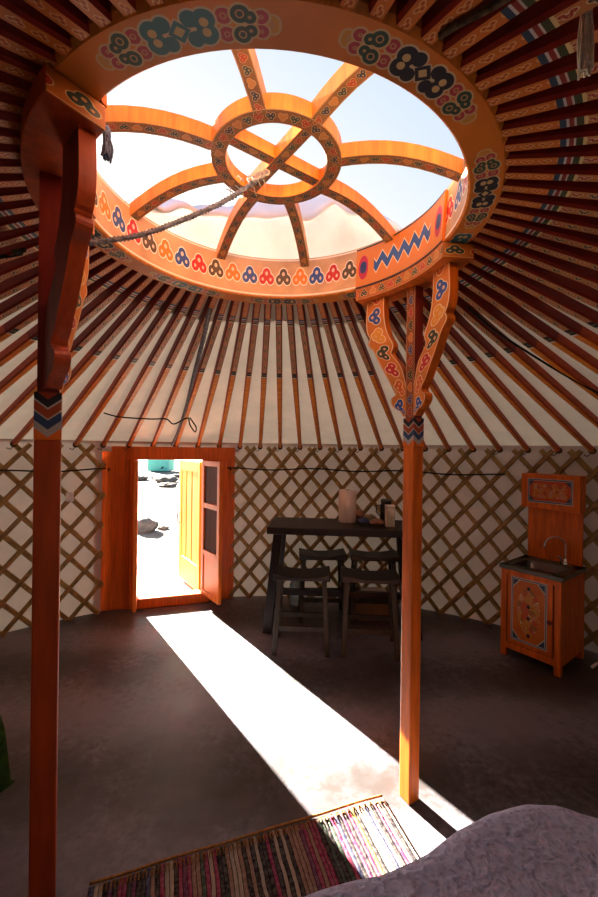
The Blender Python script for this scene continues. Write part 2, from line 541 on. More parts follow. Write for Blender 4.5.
def hoodpanel_mat():
    m, nt, b = new_mat('hood_painted_panel', .4, .3)
    u, v = uvx(nt)
    x = u - .5; y = v - .5
    ex = (.5 - x.abs()) * 2.1; ey = .5 - y.abs()
    e = ex.min(ey); cr = ex + ey
    base = (.50, .06, .012, 1)
    out = mix(nt, cr.lt(.42), base, (.03, .05, .09, 1))
    out = mix(nt, e.lt(.09), out, (.42, .42, .4, 1))
    out = mix(nt, (e - .05).abs().lt(.018), out, (.03, .05, .1, 1))
    n = nt.nodes.new('ShaderNodeTexVoronoi'); n.inputs['Scale'].default_value = 7
    t = nt.nodes.new('ShaderNodeUVMap'); mp = nt.nodes.new('ShaderNodeMapping'); mp.inputs['Scale'].default_value = (2.1, 1, 1)
    nt.links.new(t.outputs[0], mp.inputs[0]); nt.links.new(mp.outputs[0], n.inputs['Vector'])
    sc = ((X(nt, n.outputs['Distance']) * 26).sin()).gt(.25)
    sp = nt.nodes.new('ShaderNodeSeparateColor'); nt.links.new(n.outputs['Color'], sp.inputs[0])
    pal = ramp(nt, X(nt, sp.outputs[0]), [(0, (.58, .36, .05, 1)), (.4, (.6, .2, .04, 1)), (.6, (.55, .45, .25, 1)), (.8, (.2, .1, .03, 1))])
    out = mix(nt, sc * (x.abs().lt(.38)) * (y.abs().lt(.3)), out, pal)
    setc(nt, b, out)
    return m
M['hoodpanel'] = hoodpanel_mat()

def rug_mat():
    m, nt, b = new_mat('rag_rug_weave', .95, .05)
    u, v = uvx(nt)      # u metres along, v metres across
    wob = noise(nt, 14, 2, 'UV')
    uu = u + (wob - .5) * .010
    c = uu / .0155
    i = c.floor()
    wn = nt.nodes.new('ShaderNodeTexWhiteNoise'); wn.noise_dimensions = '1D'
    nt.links.new(i.s, wn.inputs['W'])
    w = X(nt, wn.outputs[0])
    col = ramp(nt, w, [(0, (.02, .015, .02, 1)), (.18, (.36, .20, .14, 1)), (.30, (.36, .03, .10, 1)), (.44, (.02, .016, .02, 1)), (.54, (.50, .38, .28, 1)),
                       (.68, (.34, .22, .05, 1)), (.74, (.16, .03, .10, 1)), (.81, (.05, .09, .06, 1)), (.85, (.45, .36, .28, 1)), (.92, (.05, .06, .15, 1)), (.96, (.40, .05, .04, 1))])
    n2 = noise(nt, 60, 3, 'UV')
    col = mix(nt, .22, col, ramp(nt, n2, [(.35, (.02, .018, .02, 1)), (.65, (.55, .45, .36, 1))], 'LINEAR'))
    e = (c.fract() - .5).abs()
    col = mix(nt, e.gt(.42), col, (.02, .015, .015, 1))
    setc(nt, b, col)
    bump(nt, b, (0.5 - e) + n2 * .3, .8, .012)
    return m
M['rug'] = rug_mat()
M['rugedge'] = plain('rug_edge_cord', (.36, .16, .05, 1), .9, .4, 80, .1, .4)

def quilt_mat():
    m, nt, b = new_mat('lavender_bedspread', .95, .05)
    t = nt.nodes.new('ShaderNodeTexCoord'); mp = nt.nodes.new('ShaderNodeMapping')
    mp.inputs['Scale'].default_value = (1.0, 1.0, 1.0)
    nt.links.new(t.outputs['Object'], mp.inputs[0])
    n = nt.nodes.new('ShaderNodeTexNoise'); n.inputs['Scale'].default_value = 26; n.inputs['Detail'].default_value = 3; n.inputs['Distortion'].default_value = 1.4
    nt.links.new(mp.outputs[0], n.inputs[0])
    vo = nt.nodes.new('ShaderNodeTexVoronoi'); vo.inputs['Scale'].default_value = 70; nt.links.new(mp.outputs[0], vo.inputs[0])
    a = X(nt, n.outputs[0]); v = X(nt, vo.outputs[0])
    setc(nt, b, ramp(nt, a * .7 + v * .4, [(.3, (.50, .465, .64, 1)), (.65, (.66, .62, .82, 1))], 'LINEAR'))
    bump(nt, b, a + v * .35, 1.0, .03)
    return m
M['quilt'] = quilt_mat()
M['felt'] = plain('white_felt_cover', (.56, .62, .72, 1), .95, .1, 5, .05, .3)
M['green'] = plain('green_blanket', (.025, .06, .008, 1), .95, .5, 30, .05, .5)
M['teal'] = plain('teal_sheet', (.14, .55, .46, 1), .6, .15)
M['papertowel'] = plain('paper_towel', (.82, .70, .64, 1), .95, .06, 60, .05, .3)
M['carton'] = plain('white_carton', (.62, .56, .44, 1), .7, .06)
M['cardboard'] = plain('cardboard', (.27, .17, .09, 1), .9, .12)
M['paper'] = plain('paper', (.72, .64, .52, 1), .9, .1)
M['packet1'] = plain('packet_foil', (.36, .16, .10, 1), .4, .5, 18)
M['packet2'] = plain('packet_blue', (.06, .07, .18, 1), .4, .5, 18)
M['packet3'] = plain('packet_brown', (.30, .20, .13, 1), .5, .5, 18)
M['glassdark'] = plain('dark_glass_jar', (.02, .017, .014, 1), .15, .2, 9, .5, 0)
M['metaltop'] = plain('dark_metal_counter', (.07, .075, .05, 1), .3, .2, 8, .5, .02)
M['steel'] = plain('steel_basin', (.12, .12, .12, 1), .28, .1, 8, .5, 0)
M['steel'].node_tree.nodes['Principled BSDF'].inputs['Metallic'].default_value = .9
M['blueyarn'] = plain('slate_blue_yarn', (.12, .16, .24, 1), .9, .4, 90, .1, .5)
M['hair'] = plain('pale_horsehair', (.93, .9, .75, 1), .8, .3, 60, .2, .3)
M['labelblue'] = plain('bottle_label', (.45, .65, .72, 1), .5, .6, 20)
def glass(name, c, rough=.05):
    m, nt, b = new_mat(name, rough, .5)
    setc(nt, b, c); b.inputs['Transmission Weight'].default_value = .6; b.inputs['IOR'].default_value = 1.45
    return m
def thin_glass():
    m, nt, b = new_mat('window_pane_glass')
    t = nt.nodes.new('ShaderNodeBsdfTransparent'); t.inputs[0].default_value = (.62, .45, .40, 1)
    g = nt.nodes.new('ShaderNodeBsdfGlossy'); g.inputs['Roughness'].default_value = .06
    mx = nt.nodes.new('ShaderNodeMixShader')
    mx.inputs[0].default_value = .012; nt.links.new(t.outputs[0], mx.inputs[1]); nt.links.new(g.outputs[0], mx.inputs[2])
    nt.links.new(mx.outputs[0], nt.nodes['Material Output'].inputs[0])
    return m
M['glass'] = thin_glass()
M['bottle'] = glass('clear_plastic', (.75, .85, .9, 1), .12)

# ------------------------------------------------------------------ setting
RC = Vector((-.092, 1.40, 0))     # crown ring centre
WC = Vector((-.15, .80, 0))      # wall circle centre
WR = 3.30
R_OUT, R_IN = .734, .630
Z_RB, Z_RT = EYE + .778, EYE + .985
# door plane
DA = Vector((-1.90, 3.69, 0)); DB = Vector((-.674, 4.06, 0))
DX = (DB - DA).normalized(); DN = Vector((DX.y, -DX.x, 0))       # DN points into the room
def dp(s, n=0, z=0): return DA + DX * s + DN * n + Vector((0, 0, z))
def wa(p): return math.atan2(p.y - WC.y, p.x - WC.x)
A_L = wa(DA); A_R = wa(DB)        # wall angles of the door's two edges (A_L > A_R)

def ground_disc(name, r, z, mat, n=96, c=(0, 0), hole=0, kind='structure'):
    m = MB()
    P = []; fs = []
    rings = [hole] + [hole + (r - hole) * (k / 12) ** 2 for k in range(1, 13)] if hole else [r * k / 6 for k in range(1, 7)]
    if not hole:
        P.append((c[0], c[1], z))
    for rr in rings:
        for k in range(n):
            a = 2 * PI * k / n
            P.append((c[0] + rr * math.cos(a), c[1] + rr * math.sin(a), z))
    o = 0 if hole else 1
    if not hole:
        for k in range(n): fs.append((0, 1 + k, 1 + (k + 1) % n))
    for i in range(len(rings) - 1):
        for k in range(n):
            l = (k + 1) % n
            fs.append((o + i * n + k, o + i * n + l, o + (i + 1) * n + l, o + (i + 1) * n + k))
    m.add(P, fs)
    return m.build(name, mat, kind=kind)
ground_disc('floor', WR + .06, 0, M['concrete'], c=(WC.x, WC.y))
ground_disc('ground', 120, -.04, M['sand'], c=(WC.x, WC.y), hole=WR - .2)

# canvas wall: cylinder with the doorway left out
def canvas_wall():
    m = MB(); n = 150
    def ringseg(a0, a1, z0, z1, steps):
        P = []; fs = []
        for i in range(steps + 1):
            a = a0 + (a1 - a0) * i / steps
            for z in (z0, z1):
                P.append((WC.x + (WR + .02) * math.cos(a), WC.y + (WR + .02) * math.sin(a), z))
        for i in range(steps):
            fs.append((i * 2, i * 2 + 1, i * 2 + 3, i * 2 + 2))
        m.add(P, fs)
    ringseg(A_L - .012, A_R + 2 * PI + .012, -.03, 1.602, n)
    ringseg(A_R - .02, A_L + .02, 1.50, 1.602, 24)
    return m.build('wall_round', M['wallcanvas'], kind='structure')
canvas_wall()

def wall_hit(th):
    """distance from the ring centre to the wall circle in direction th"""
    d = Vector((math.cos(th), math.sin(th), 0)); q = RC - WC
    b = q.dot(d); c = q.dot(q) - WR * WR
    return -b + math.sqrt(b * b - c)
Z_W = 1.562      # rafter axis height at wall
Z_R = EYE + .806  # rafter axis height at ring
# canvas roof: one sheet of cloth
def roof():
    m = MB(); n = 162; ks = 8
    P = []; fs = []
    for i in range(n):
        th = 2 * PI * i / n
        L = wall_hit(th)
        for k in range(ks + 1):
            t = k / ks
            r = R_OUT - .03 + (L + .05 - R_OUT + .03) * t
            z = (Z_R + .03) + (Z_W + .025 - Z_R - .03) * t
            P.append((RC.x + r * math.cos(th), RC.y + r * math.sin(th), z))
    W = ks + 1
    for i in range(n):
        j = (i + 1) % n
        for k in range(ks):
            fs.append((i * W + k, i * W + k + 1, j * W + k + 1, j * W + k))
    m.add(P, fs, smooth=True)
    return m.build('ceiling', M['canvas'], kind='structure')
roof()

# ------------------------------------------------------------------ projection (only to leave out rafters wholly out of frame, and for ordinals)
def proj(p):
    if p.y <= .02: return None
    x = F * p.x / p.y; z = F * (p.z - EYE) / p.y
    c, s = math.cos(ROLL), math.sin(ROLL)
    X_ = x * c + z * s; Z_ = -x * s + z * c
    return 299 + X_, 448.5 - Z_
def in_frame(p, mg=6):
    q = proj(p)
    return q is not None and -mg < q[0] < 598 + mg and -mg < q[1] < 897 + mg

# ------------------------------------------------------------------ rafters
NR = 81
TH0 = math.radians(90 + 2.2)
def rafter(th, label):
    L = wall_hit(th) - .02
    d = Vector((math.cos(th), math.sin(th), 0)); side = Vector((-d.y, d.x, 0))
    a = RC + d * (R_OUT - .012) + Vector((0, 0, Z_R)); b = RC + d * L + Vector((0, 0, Z_W - .01))
    root = empty('roof_rafter', a, 0, label, 'rafter', 'painted roof rafters')
    t = (b - a); LL = t.length; t.normalize(); up = t.cross(side) * -1
    if up.z < 0: up = -up
    m = MB()
    N = 10
    st = []
    for i in range(N + 1):
        u = LL * i / N
        k = min(1, max(0, (u - .85) / (LL - .85)))
        w = .037 + .003 * min(1, u / .8) - .008 * k; h = .046 - .012 * k
        st.append((u, w, h))
    P = []
    for u, w, h in st:
        c = a + t * u
        ch = .22 * w
        for sx, sy in ((-.5, -.32), (-.36, -.5), (.36, -.5), (.5, -.32), (.5, .5), (-.5, .5)):
            P.append(c + side * sx * w + up * sy * h)
    fs = []; uv = []; mt = []
    for i in range(N):
        u0, u1 = st[i][0], st[i + 1][0]
        for k in range(6):
            l = (k + 1) % 6
            fs.append((i * 6 + k, i * 6 + l, (i + 1) * 6 + l, (i + 1) * 6 + k))
            if k == 1: uv.append(((u0, 0), (u0, 1), (u1, 1), (u1, 0))); mt.append(0)
            else: uv.append(((u0, .5), (u0, .5), (u1, .5), (u1, .5))); mt.append(1)
    fs.append((0, 1, 2, 3, 4, 5)); uv.append(((0, 0),) * 6); mt.append(1)
    fs.append(tuple(N * 6 + k for k in range(5, -1, -1))); uv.append(((LL, 0),) * 6); mt.append(1)
    m.add(P, fs, uv, mt)
    m.build('pole', [M['rafterface'], M['rafterside']], root)
    # lashing of dark cord at the foot
    if in_frame(b):
        k = MB()
        for j in range(3):
            c = b - t * (.015 + .013 * j)
            pts = [c + (side * math.cos(q) * .0205 + up * math.sin(q) * .0215) for q in [2 * PI * z / 10 for z in range(10)]]
            k.tube(pts, .005, 5, closed=True)
        e = b - t * .03
        k.tube([e - up * .02, e - up * .03 + side * .03 - Vector((0, 0, .02)), e + side * .05 - Vector((0, 0, .035)) - t * .0], .004, 5)
        k.build('lashing', M['cordbrown'], root)
    return root
ORD = ['', 'first', 'second', 'third', 'fourth', 'fifth', 'sixth', 'seventh', 'eighth', 'ninth', 'tenth', 'eleventh', 'twelfth', 'thirteenth', 'fourteenth',
       'fifteenth', 'sixteenth', 'seventeenth', 'eighteenth', 'nineteenth', 'twentieth']
def rafters():
    ths = [TH0 + 2 * PI * i / NR for i in range(NR)]
    def az(x, y): return math.atan2(y - RC.y, x - RC.x)
    marks = [(az(*(dp(.65).xy)), 'the middle of the doorway'), (az(.5, 1.735), 'the post with the sunlit foot'),
             (az(-.66, 1.065), 'the post with the hanging tassel'), (az(2.05, 3.2), 'the washstand'), (az(.4, 3.6), 'the middle of the bar table')]
    def norm(a): return (a + PI) % (2 * PI) - PI
    byangle = []
    for i, th in enumerate(ths):
        L = wall_hit(th); d = Vector((math.cos(th), math.sin(th), 0))
        pts = [RC + d * (R_OUT + (L - R_OUT) * k / 30) + Vector((0, 0, Z_R + (Z_W - Z_R) * k / 30)) for k in range(31)]
        if any(in_frame(p, 140) for p in pts):
            byangle.append(th)
    used = set(); labs = []
    for th in byangle:
        best = None
        for a, nm in marks:
            # ordinal counting clockwise seen from below / anticlockwise, from the mark
            k_ccw = sum(1 for q in ths if 0 <= norm(q - a) <= norm(th - a) + 1e-9) if norm(th - a) >= 0 else 99
            k_cw = sum(1 for q in ths if 0 > norm(q - a) >= norm(th - a) - 1e-9) if norm(th - a) < 0 else 99
            k, dr = (k_ccw, 0) if k_ccw < k_cw else (k_cw, 1)
            # heading in words: anticlockwise from above = towards the doorway side when coming from the washstand
            if best is None or k < best[0]: best = (k, dr, nm)
        k, dr, nm = best
        toward = {'the middle of the doorway': ('the tasselled post', 'the bar table'),
                  'the post with the sunlit foot': ('the washstand', 'the bed'),
                  'the post with the hanging tassel': ('the bed', 'the doorway'),
                  'the washstand': ('the bar table', 'the sunlit-foot post'),
                  'the middle of the bar table': ('the doorway', 'the washstand')}[nm][dr]
        lab = f"painted orange rafter, {ORD[min(k, 20)]} from {nm} towards {toward}"
        assert lab not in labs, lab
        labs.append(lab); rafter(th, lab)
rafters()

# ------------------------------------------------------------------ crown
def crown():
    root = empty('skylight_ring', RC + Vector((0, 0, Z_RB)), 0, 'big round orange painted roof crown wheel open to the sky', 'roof crown')
    m = MB(); n = 128
    prof = [(R_OUT, Z_RB + .012), (R_OUT - .01, Z_RB), (R_IN + .006, Z_RB), (R_IN, Z_RB + .006), (R_IN + .012, Z_RT), (R_IN + .06, Z_RT + .006), (R_OUT, Z_RT - .05)]
    mats = [1, 0, 1, 2, 1, 1, 1]
    P = []; fs = []; uv = []; mt = []
    for i in range(n):
        a = 2 * PI * i / n
        for r, z in prof: P.append((RC.x + r * math.cos(a), RC.y + r * math.sin(a), z))
    W = len(prof)
    for i in range(n):
        j = (i + 1) % n
        u0, u1 = i / n, (i + 1) / n
        for k in range(W):
            l = (k + 1) % W
            fs.append((i * W + k, i * W + l, j * W + l, j * W + k))
            v0, v1 = (1, 0) if k == 1 else (0, 1)
            uv.append(((u0, v0), (u0, v1), (u1, v1), (u1, v0))); mt.append(mats[k])
    m.add(P, fs, uv, mt)
    m.build('rim', [M['ringunder'], M['litorange'], M['ringface']], root)
    # hub ring
    zb = EYE + 1.012; zt = zb + .05; ro, ri = .232, .178
    h = MB(); prof = [(ro, zb), (ri, zb), (ri, zt), (ro, zt)]; n = 64
    P = []; fs = []; uv = []; mt = []
    for i in range(n):
        a = 2 * PI * i / n
        for r, z in prof: P.append((RC.x + r * math.cos(a), RC.y + r * math.sin(a), z))
    for i in range(n):
        j = (i + 1) % n
        u0, u1 = i / n * 1.3, (i + 1) / n * 1.3
        for k in range(4):
            l = (k + 1) % 4
            fs.append((i * 4 + k, i * 4 + l, j * 4 + l, j * 4 + k))
            uv.append(((u0, 0), (u0, 1), (u1, 1), (u1, 0))); mt.append(0 if k == 0 else 1)
    h.add(P, fs, uv, mt)
    h.build('hub_ring', [M['spokeface'], M['litorange']], root, bevel=.003)
    # cross bars inside the hub
    for q in (math.radians(-54), math.radians(35)):
        d = Vector((math.cos(q), math.sin(q), 0)); s = Vector((-d.y, d.x, 0))
        b = MB()
        A = [RC + d * t - s * .02 + Vector((0, 0, zb + (.024 if q < 0 else .027))) for t in (-.19, 0, .19)]
        B = [p + s * .04 for p in A]
        b.strip(A, B, (0, 0, -1), .044, (0, 1, 1))
        b.build('cross_bar', [M['spokeface'], M['litorange']], root)
    for q in (-4, 38, 80, 119, 160, 201, 260, 306):
        q = math.radians(q)
        d = Vector((math.cos(q), math.sin(q), 0)); s = Vector((-d.y, d.x, 0))
        A = []; B = []
        for k in range(9):
            t = k / 8
            r = .215 + (R_IN + .035 - .215) * t
            z = zb + .024 + (Z_RT - .03 - zb - .024) * t * t + .018 * math.sin(PI * t)
            w = .044
            c = RC + d * r + Vector((0, 0, z))
            A.append(c - s * w / 2); B.append(c + s * w / 2)
        b = MB(); b.strip(A, B, (0, 0, -1), .05, (0, 1, 1))
        b.build('spoke', [M['spokeface'], M['litorange']], root)
crown()

# ------------------------------------------------------------------ posts
def post(ang, label, rm, tilt, edge):
    q = math.radians(ang)
    p = RC + Vector((math.cos(q), math.sin(q), 0)) * rm
    inn = Vector((-math.cos(q), -math.sin(q), 0)); tan = Vector((-inn.y, inn.x, 0))
    root = empty('crown_post', p, 0, label, 'post')
    w = .061
    ZB = Z_RB - .058      # top of post
    def sq(m, z0, z1, ww, mats, vscale=False):
        P = []
        for z in (z0, z1):
            for sx, sy in ((-1, -1), (1, -1), (1, 1), (-1, 1)):
                P.append(p + tan * sx * ww / 2 + inn * sy * ww / 2 + Vector((0, 0, z)))
        fs = [(0, 1, 5, 4), (1, 2, 6, 5), (2, 3, 7, 6), (3, 0, 4, 7), (3, 2, 1, 0), (4, 5, 6, 7)]
        H = z1 - z0
        side = ((0, 0), (1, 0), (1, H), (0, H))
        sidel = ((0, 0), (0, 1), (H, 1), (H, 0))
        uv = [side if vscale else sidel] * 4 + [None, None]
        m.add(P, fs, uv, mats)
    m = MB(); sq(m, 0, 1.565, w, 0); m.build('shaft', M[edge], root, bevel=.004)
    m = MB(); sq(m, 1.565, 1.69, w + .001, 0, True); m.build('chevron_band', M['chevron'], root)
    m = MB(); sq(m, 1.69, ZB, .05, [1, 1, 0, 1, 1, 1]); m.build('upper_shaft', [M['postface'], M['red']], root)
    outer = [(.03, 1.68), (.045, 1.705), (.06, 1.725), (.09, 1.74), (.108, 1.765), (.104, 1.79), (.082, 1.80), (.084, 1.82), (.108, 1.845), (.125, 1.875), (.148, 1.91),
             (.172, 1.95), (.192, 1.985), (.214, 2.025), (.240, 2.05), (.243, 2.07), (.232, 2.085), (.246, 2.105), (.256, 2.14), (.258, 2.19), (.252, ZB)]
    inner = [(.024, 1.695), (.024, 1.715), (.024, 1.735), (.024, 1.755), (.024, 1.775), (.024, 1.795), (.025, 1.815), (.028, 1.84), (.034, 1.865), (.042, 1.895), (.056, 1.93),
             (.080, 1.96), (.098, 1.98), (.108, 1.998), (.097, 2.02), (.100, 2.045), (.122, 2.08), (.14, 2.13), (.15, 2.19), (.152, ZB)]
    def at_z(c, z):
        for i in range(len(c) - 1):
            if c[i].z <= z <= c[i + 1].z or i == len(c) - 2:
                k = (z - c[i].z) / max(1e-6, c[i + 1].z - c[i].z)
                return Vector((c[i].x + (c[i + 1].x - c[i].x) * k, 0, z))
    oc = catmull([(a, 0, b) for a, b in outer], 4); ic = catmull([(a, 0, b) for a, b in inner], 4)
    zs = [1.70 + (ZB - 1.70) * i / 64 for i in range(65)]
    oc, ic = [at_z(oc, z) for z in zs], [at_z(ic, z) for z in zs]
    for s in (-1, 1):
        ad = (tan * s + inn * tilt).normalized(); an = (inn - tan * s * tilt).normalized()
        A = [p + ad * v.x + Vector((0, 0, v.z)) for v in ic]
        B = [p + ad * v.x + Vector((0, 0, v.z)) for v in oc]
        a = MB(); a.strip(A, B, an, .038, (0, 1, 2))
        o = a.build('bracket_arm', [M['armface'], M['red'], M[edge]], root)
    # curved board under the ring
    m = MB(); n = 28; half = .43; P = []; fs = []; uv = []; mt = []
    ri, ro = R_IN - .012, R_OUT + .01
    for i in range(n + 1):
        a = q - half + 2 * half * i / n
        for r, z in ((ri, Z_RB - .058), (ri, Z_RB - .002), (ro, Z_RB - .002), (ro, Z_RB - .058)):
            P.append((RC.x + r * math.cos(a), RC.y + r * math.sin(a), z))
    for i in range(n):
        u0, u1 = (i / n - .5) * 2 * half * rm, ((i + 1) / n - .5) * 2 * half * rm
        for k in range(4):
            l = (k + 1) % 4
            fs.append((i * 4 + k, i * 4 + l, (i + 1) * 4 + l, (i + 1) * 4 + k))
            uv.append(((u0, 0), (u0, 1), (u1, 1), (u1, 0))); mt.append(0 if k == 0 else 1)
    fs.append((0, 1, 2, 3)); uv.append(((0, 0), (0, 1), (.07, 1), (.07, 0))); mt.append(0)
    fs.append(tuple(n * 4 + k for k in (3, 2, 1, 0))); uv.append(((.07, 0), (.07, 1), (0, 1), (0, 0))); mt.append(0)
    m.add(P, fs, uv, mt)
    m.build('support_board', [M['hearts'], M[edge]], root, bevel=.004)
    # painted plate standing on the board against the inner face of the ring
    m = MB(); P = []; fs = []; uv = []; mt = []
    for i in range(n + 1):
        a = q - half + 2 * half * i / n
        for r, z in ((R_IN - .014, Z_RB - .002), (R_IN - .003, Z_RB + .192), (R_IN + .008, Z_RB + .192), (R_IN - .002, Z_RB + .002)):
            P.append((RC.x + r * math.cos(a), RC.y + r * math.sin(a), z))
    for i in range(n):
        u0, u1 = (i / n - .5) * 2 * half * rm, ((i + 1) / n - .5) * 2 * half * rm
        for k in range(4):
            l = (k + 1) % 4
            fs.append((i * 4 + k, i * 4 + l, (i + 1) * 4 + l, (i + 1) * 4 + k))
            uv.append(((u0, 0), (u0, 1), (u1, 1), (u1, 0))); mt.append(0 if k == 0 else 1)
    fs.append((0, 1, 2, 3)); uv.append(None); mt.append(1)
    fs.append(tuple(n * 4 + k for k in (3, 2, 1, 0))); uv.append(None); mt.append(1)
    m.add(P, fs, uv, mt)
    m.build('painted_plate', [M['zigzag'], M['orange']], root)
    return root
post(30, 'orange square roof post with carved painted bracket, its foot in sunlight', .694, .22, 'orange')
post(210, 'tall shade-darkened orange roof post nearest the viewer with carved bracket in shadow', .678, .33, 'shadedorange')

# ------------------------------------------------------------------ lattice walls
def lattice(a0, a1, label, cell=.213, name='lattice_wall'):
    mid = (a0 + a1) / 2
    root = empty(name, (WC.x + WR * math.cos(mid), WC.y + WR * math.sin(mid), 0), 0, label, 'lattice wall', kind='thing')
    pitch = cell / WR
    H0, H1 = .0, 1.56
    run = 1.32 * (1.0 if cell < .22 else 1.04) / WR      # angular run of a lath over full height
    for dirn, rr, nm, mt in ((-1, WR - .030, 'front_lattice', 'lath'), (1, WR - .010, 'rear_lattice', 'lath2')):
        m = MB()
        k0 = int(math.floor((a0 - run) / pitch)) - 1; k1 = int(math.ceil((a1 + run) / pitch)) + 1
        for k in range(k0, k1):
            s = k * pitch
            # lath starts at angle s (z=H0) and climbs to s + dirn*run
            st = []
            N = 12
            lo, hi = 0.0, 1.0
            # clip to section
            def t_at(a): return (a - s) / (dirn * run)
            ta, tb = sorted((t_at(a0), t_at(a1)))
            lo = max(lo, ta); hi = min(hi, tb)
            if hi - lo < .03: continue
            jit = random.uniform(-.004, .004)
            pts = []
            for i in range(N + 1):
                t = lo + (hi - lo) * i / N
                a = s + dirn * run * t + jit; z = H0 + (H1 - H0) * t
                c, sn = math.cos(a), math.sin(a)
                pts.append((Vector((WC.x + rr * c, WC.y + rr * sn, z)), Vector((-c, -sn, 0)), Vector((-sn, c, 0))))
            w = .041 + random.uniform(-.003, .003); th = .016
            dvec = Vector((0, 0, 0))
            P = []; fs = []
            ang = math.atan2(H1 - H0, dirn * run * WR)
            for p, nrm, tn in pts:
                # across direction in the wall surface
                ac = tn * (-math.sin(ang)) + Vector((0, 0, math.cos(ang)))
                for sx, sy in ((-.5, 0), (-.3, 1), (.3, 1), (.5, 0)):
                    P.append(p + ac * sx * w + nrm * (sy * th))
            for i in range(N):
                for q in range(4):
                    l = (q + 1) % 4
                    fs.append((i * 4 + q, i * 4 + l, (i + 1) * 4 + l, (i + 1) * 4 + q))
            fs.append((0, 1, 2, 3)); fs.append(tuple(N * 4 + q for q in (3, 2, 1, 0)))
            m.add(P, fs)
        m.build(nm, M[mt], root)
    return root
lattice(A_L - .014, A_L + .95, 'crossed wooden wall lattice behind the dark post, beside the door side panel', .24)
lattice(A_R - 1.45, A_R + .006, 'crossed wooden wall lattice behind the bar table and washstand')

# girth ropes on the lattice
def girth(a0, a1, z, label, sag=.02):
    m = MB(); pts = []
    for i in range(41):
        t = i / 40; a = a0 + (a1 - a0) * t; r = WR - .058
        pts.append((WC.x + r * math.cos(a), WC.y + r * math.sin(a), z - sag * math.sin(PI * t * 3) ** 2))
    m.tube(pts, .007, 6)
    m.build('girth_rope', M['rope'], label=label, cat='rope')
girth(A_R - .80, A_R + .02, 1.345, 'dark rope running level across the lattice behind the bar table', .02)
girth(A_L - .02, A_L + .7, 1.345, 'dark rope running level across the lattice behind the tasselled post', .02)

# ------------------------------------------------------------------ door
def dbox(m, s0, s1, n0, n1, z0, z1, mat=0):
    P = [dp(s, n, z) for s in (s0, s1) for n in (n0, n1) for z in (z0, z1)]
    fs = [(0, 1, 3, 2), (4, 6, 7, 5), (0, 4, 5, 1), (2, 3, 7, 6), (0, 2, 6, 4), (1, 5, 7, 3)]
    m.add(P, fs, [((0, 0), (0, 1), (1, 1), (1, 0))] * 6, mat)
OS0, OS1 = .355, .965     # opening
def door():
    root = empty('door_1', dp(.64), 0, kind='structure')
    m = MB(); dbox(m, -.02, .30, -.03, .03, 0, 1.552); m.build('side_panel', M['door'], root, bevel=.004)
    m = MB(); dbox(m, .955 + .08, 1.29, -.03, .03, 0, 1.552); m.build('side_panel', M['door'], root, bevel=.004)
    m = MB(); dbox(m, .295, OS0, -.05, .06, 0, 1.535); m.build('jamb', M['doorleaf'], root, bevel=.005)
    m = MB(); dbox(m, OS1, OS1 + .075, -.05, .06, 0, 1.535); m.build('jamb', M['doorleaf'], root, bevel=.005)
    m = MB(); dbox(m, .28, 1.20, -.04, .065, 1.425, 1.55); m.build('lintel', M['door'], root, bevel=.005)
    m = MB(); dbox(m, .295, OS1 + .075, -.06, .07, 0, .095); m.build('threshold', M['doorleaf'], root, bevel=.006)
    for s in (.02, .27):
        m = MB(); dbox(m, s - .02, s + .02, .03, .042, 0, 1.43); m.build('batten', M['door'], root, bevel=.003)
    m = MB(); dbox(m, 1.22, 1.26, .03, .042, 0, 1.43); m.build('batten', M['door'], root, bevel=.003)
    for s in (.11, 1.24):
        m = MB(); m.tube([dp(s, .03, 1.335), dp(s, .055, 1.335), dp(s, .06, 1.32)], .008, 8); m.build('peg', M['rope'], root)
door()

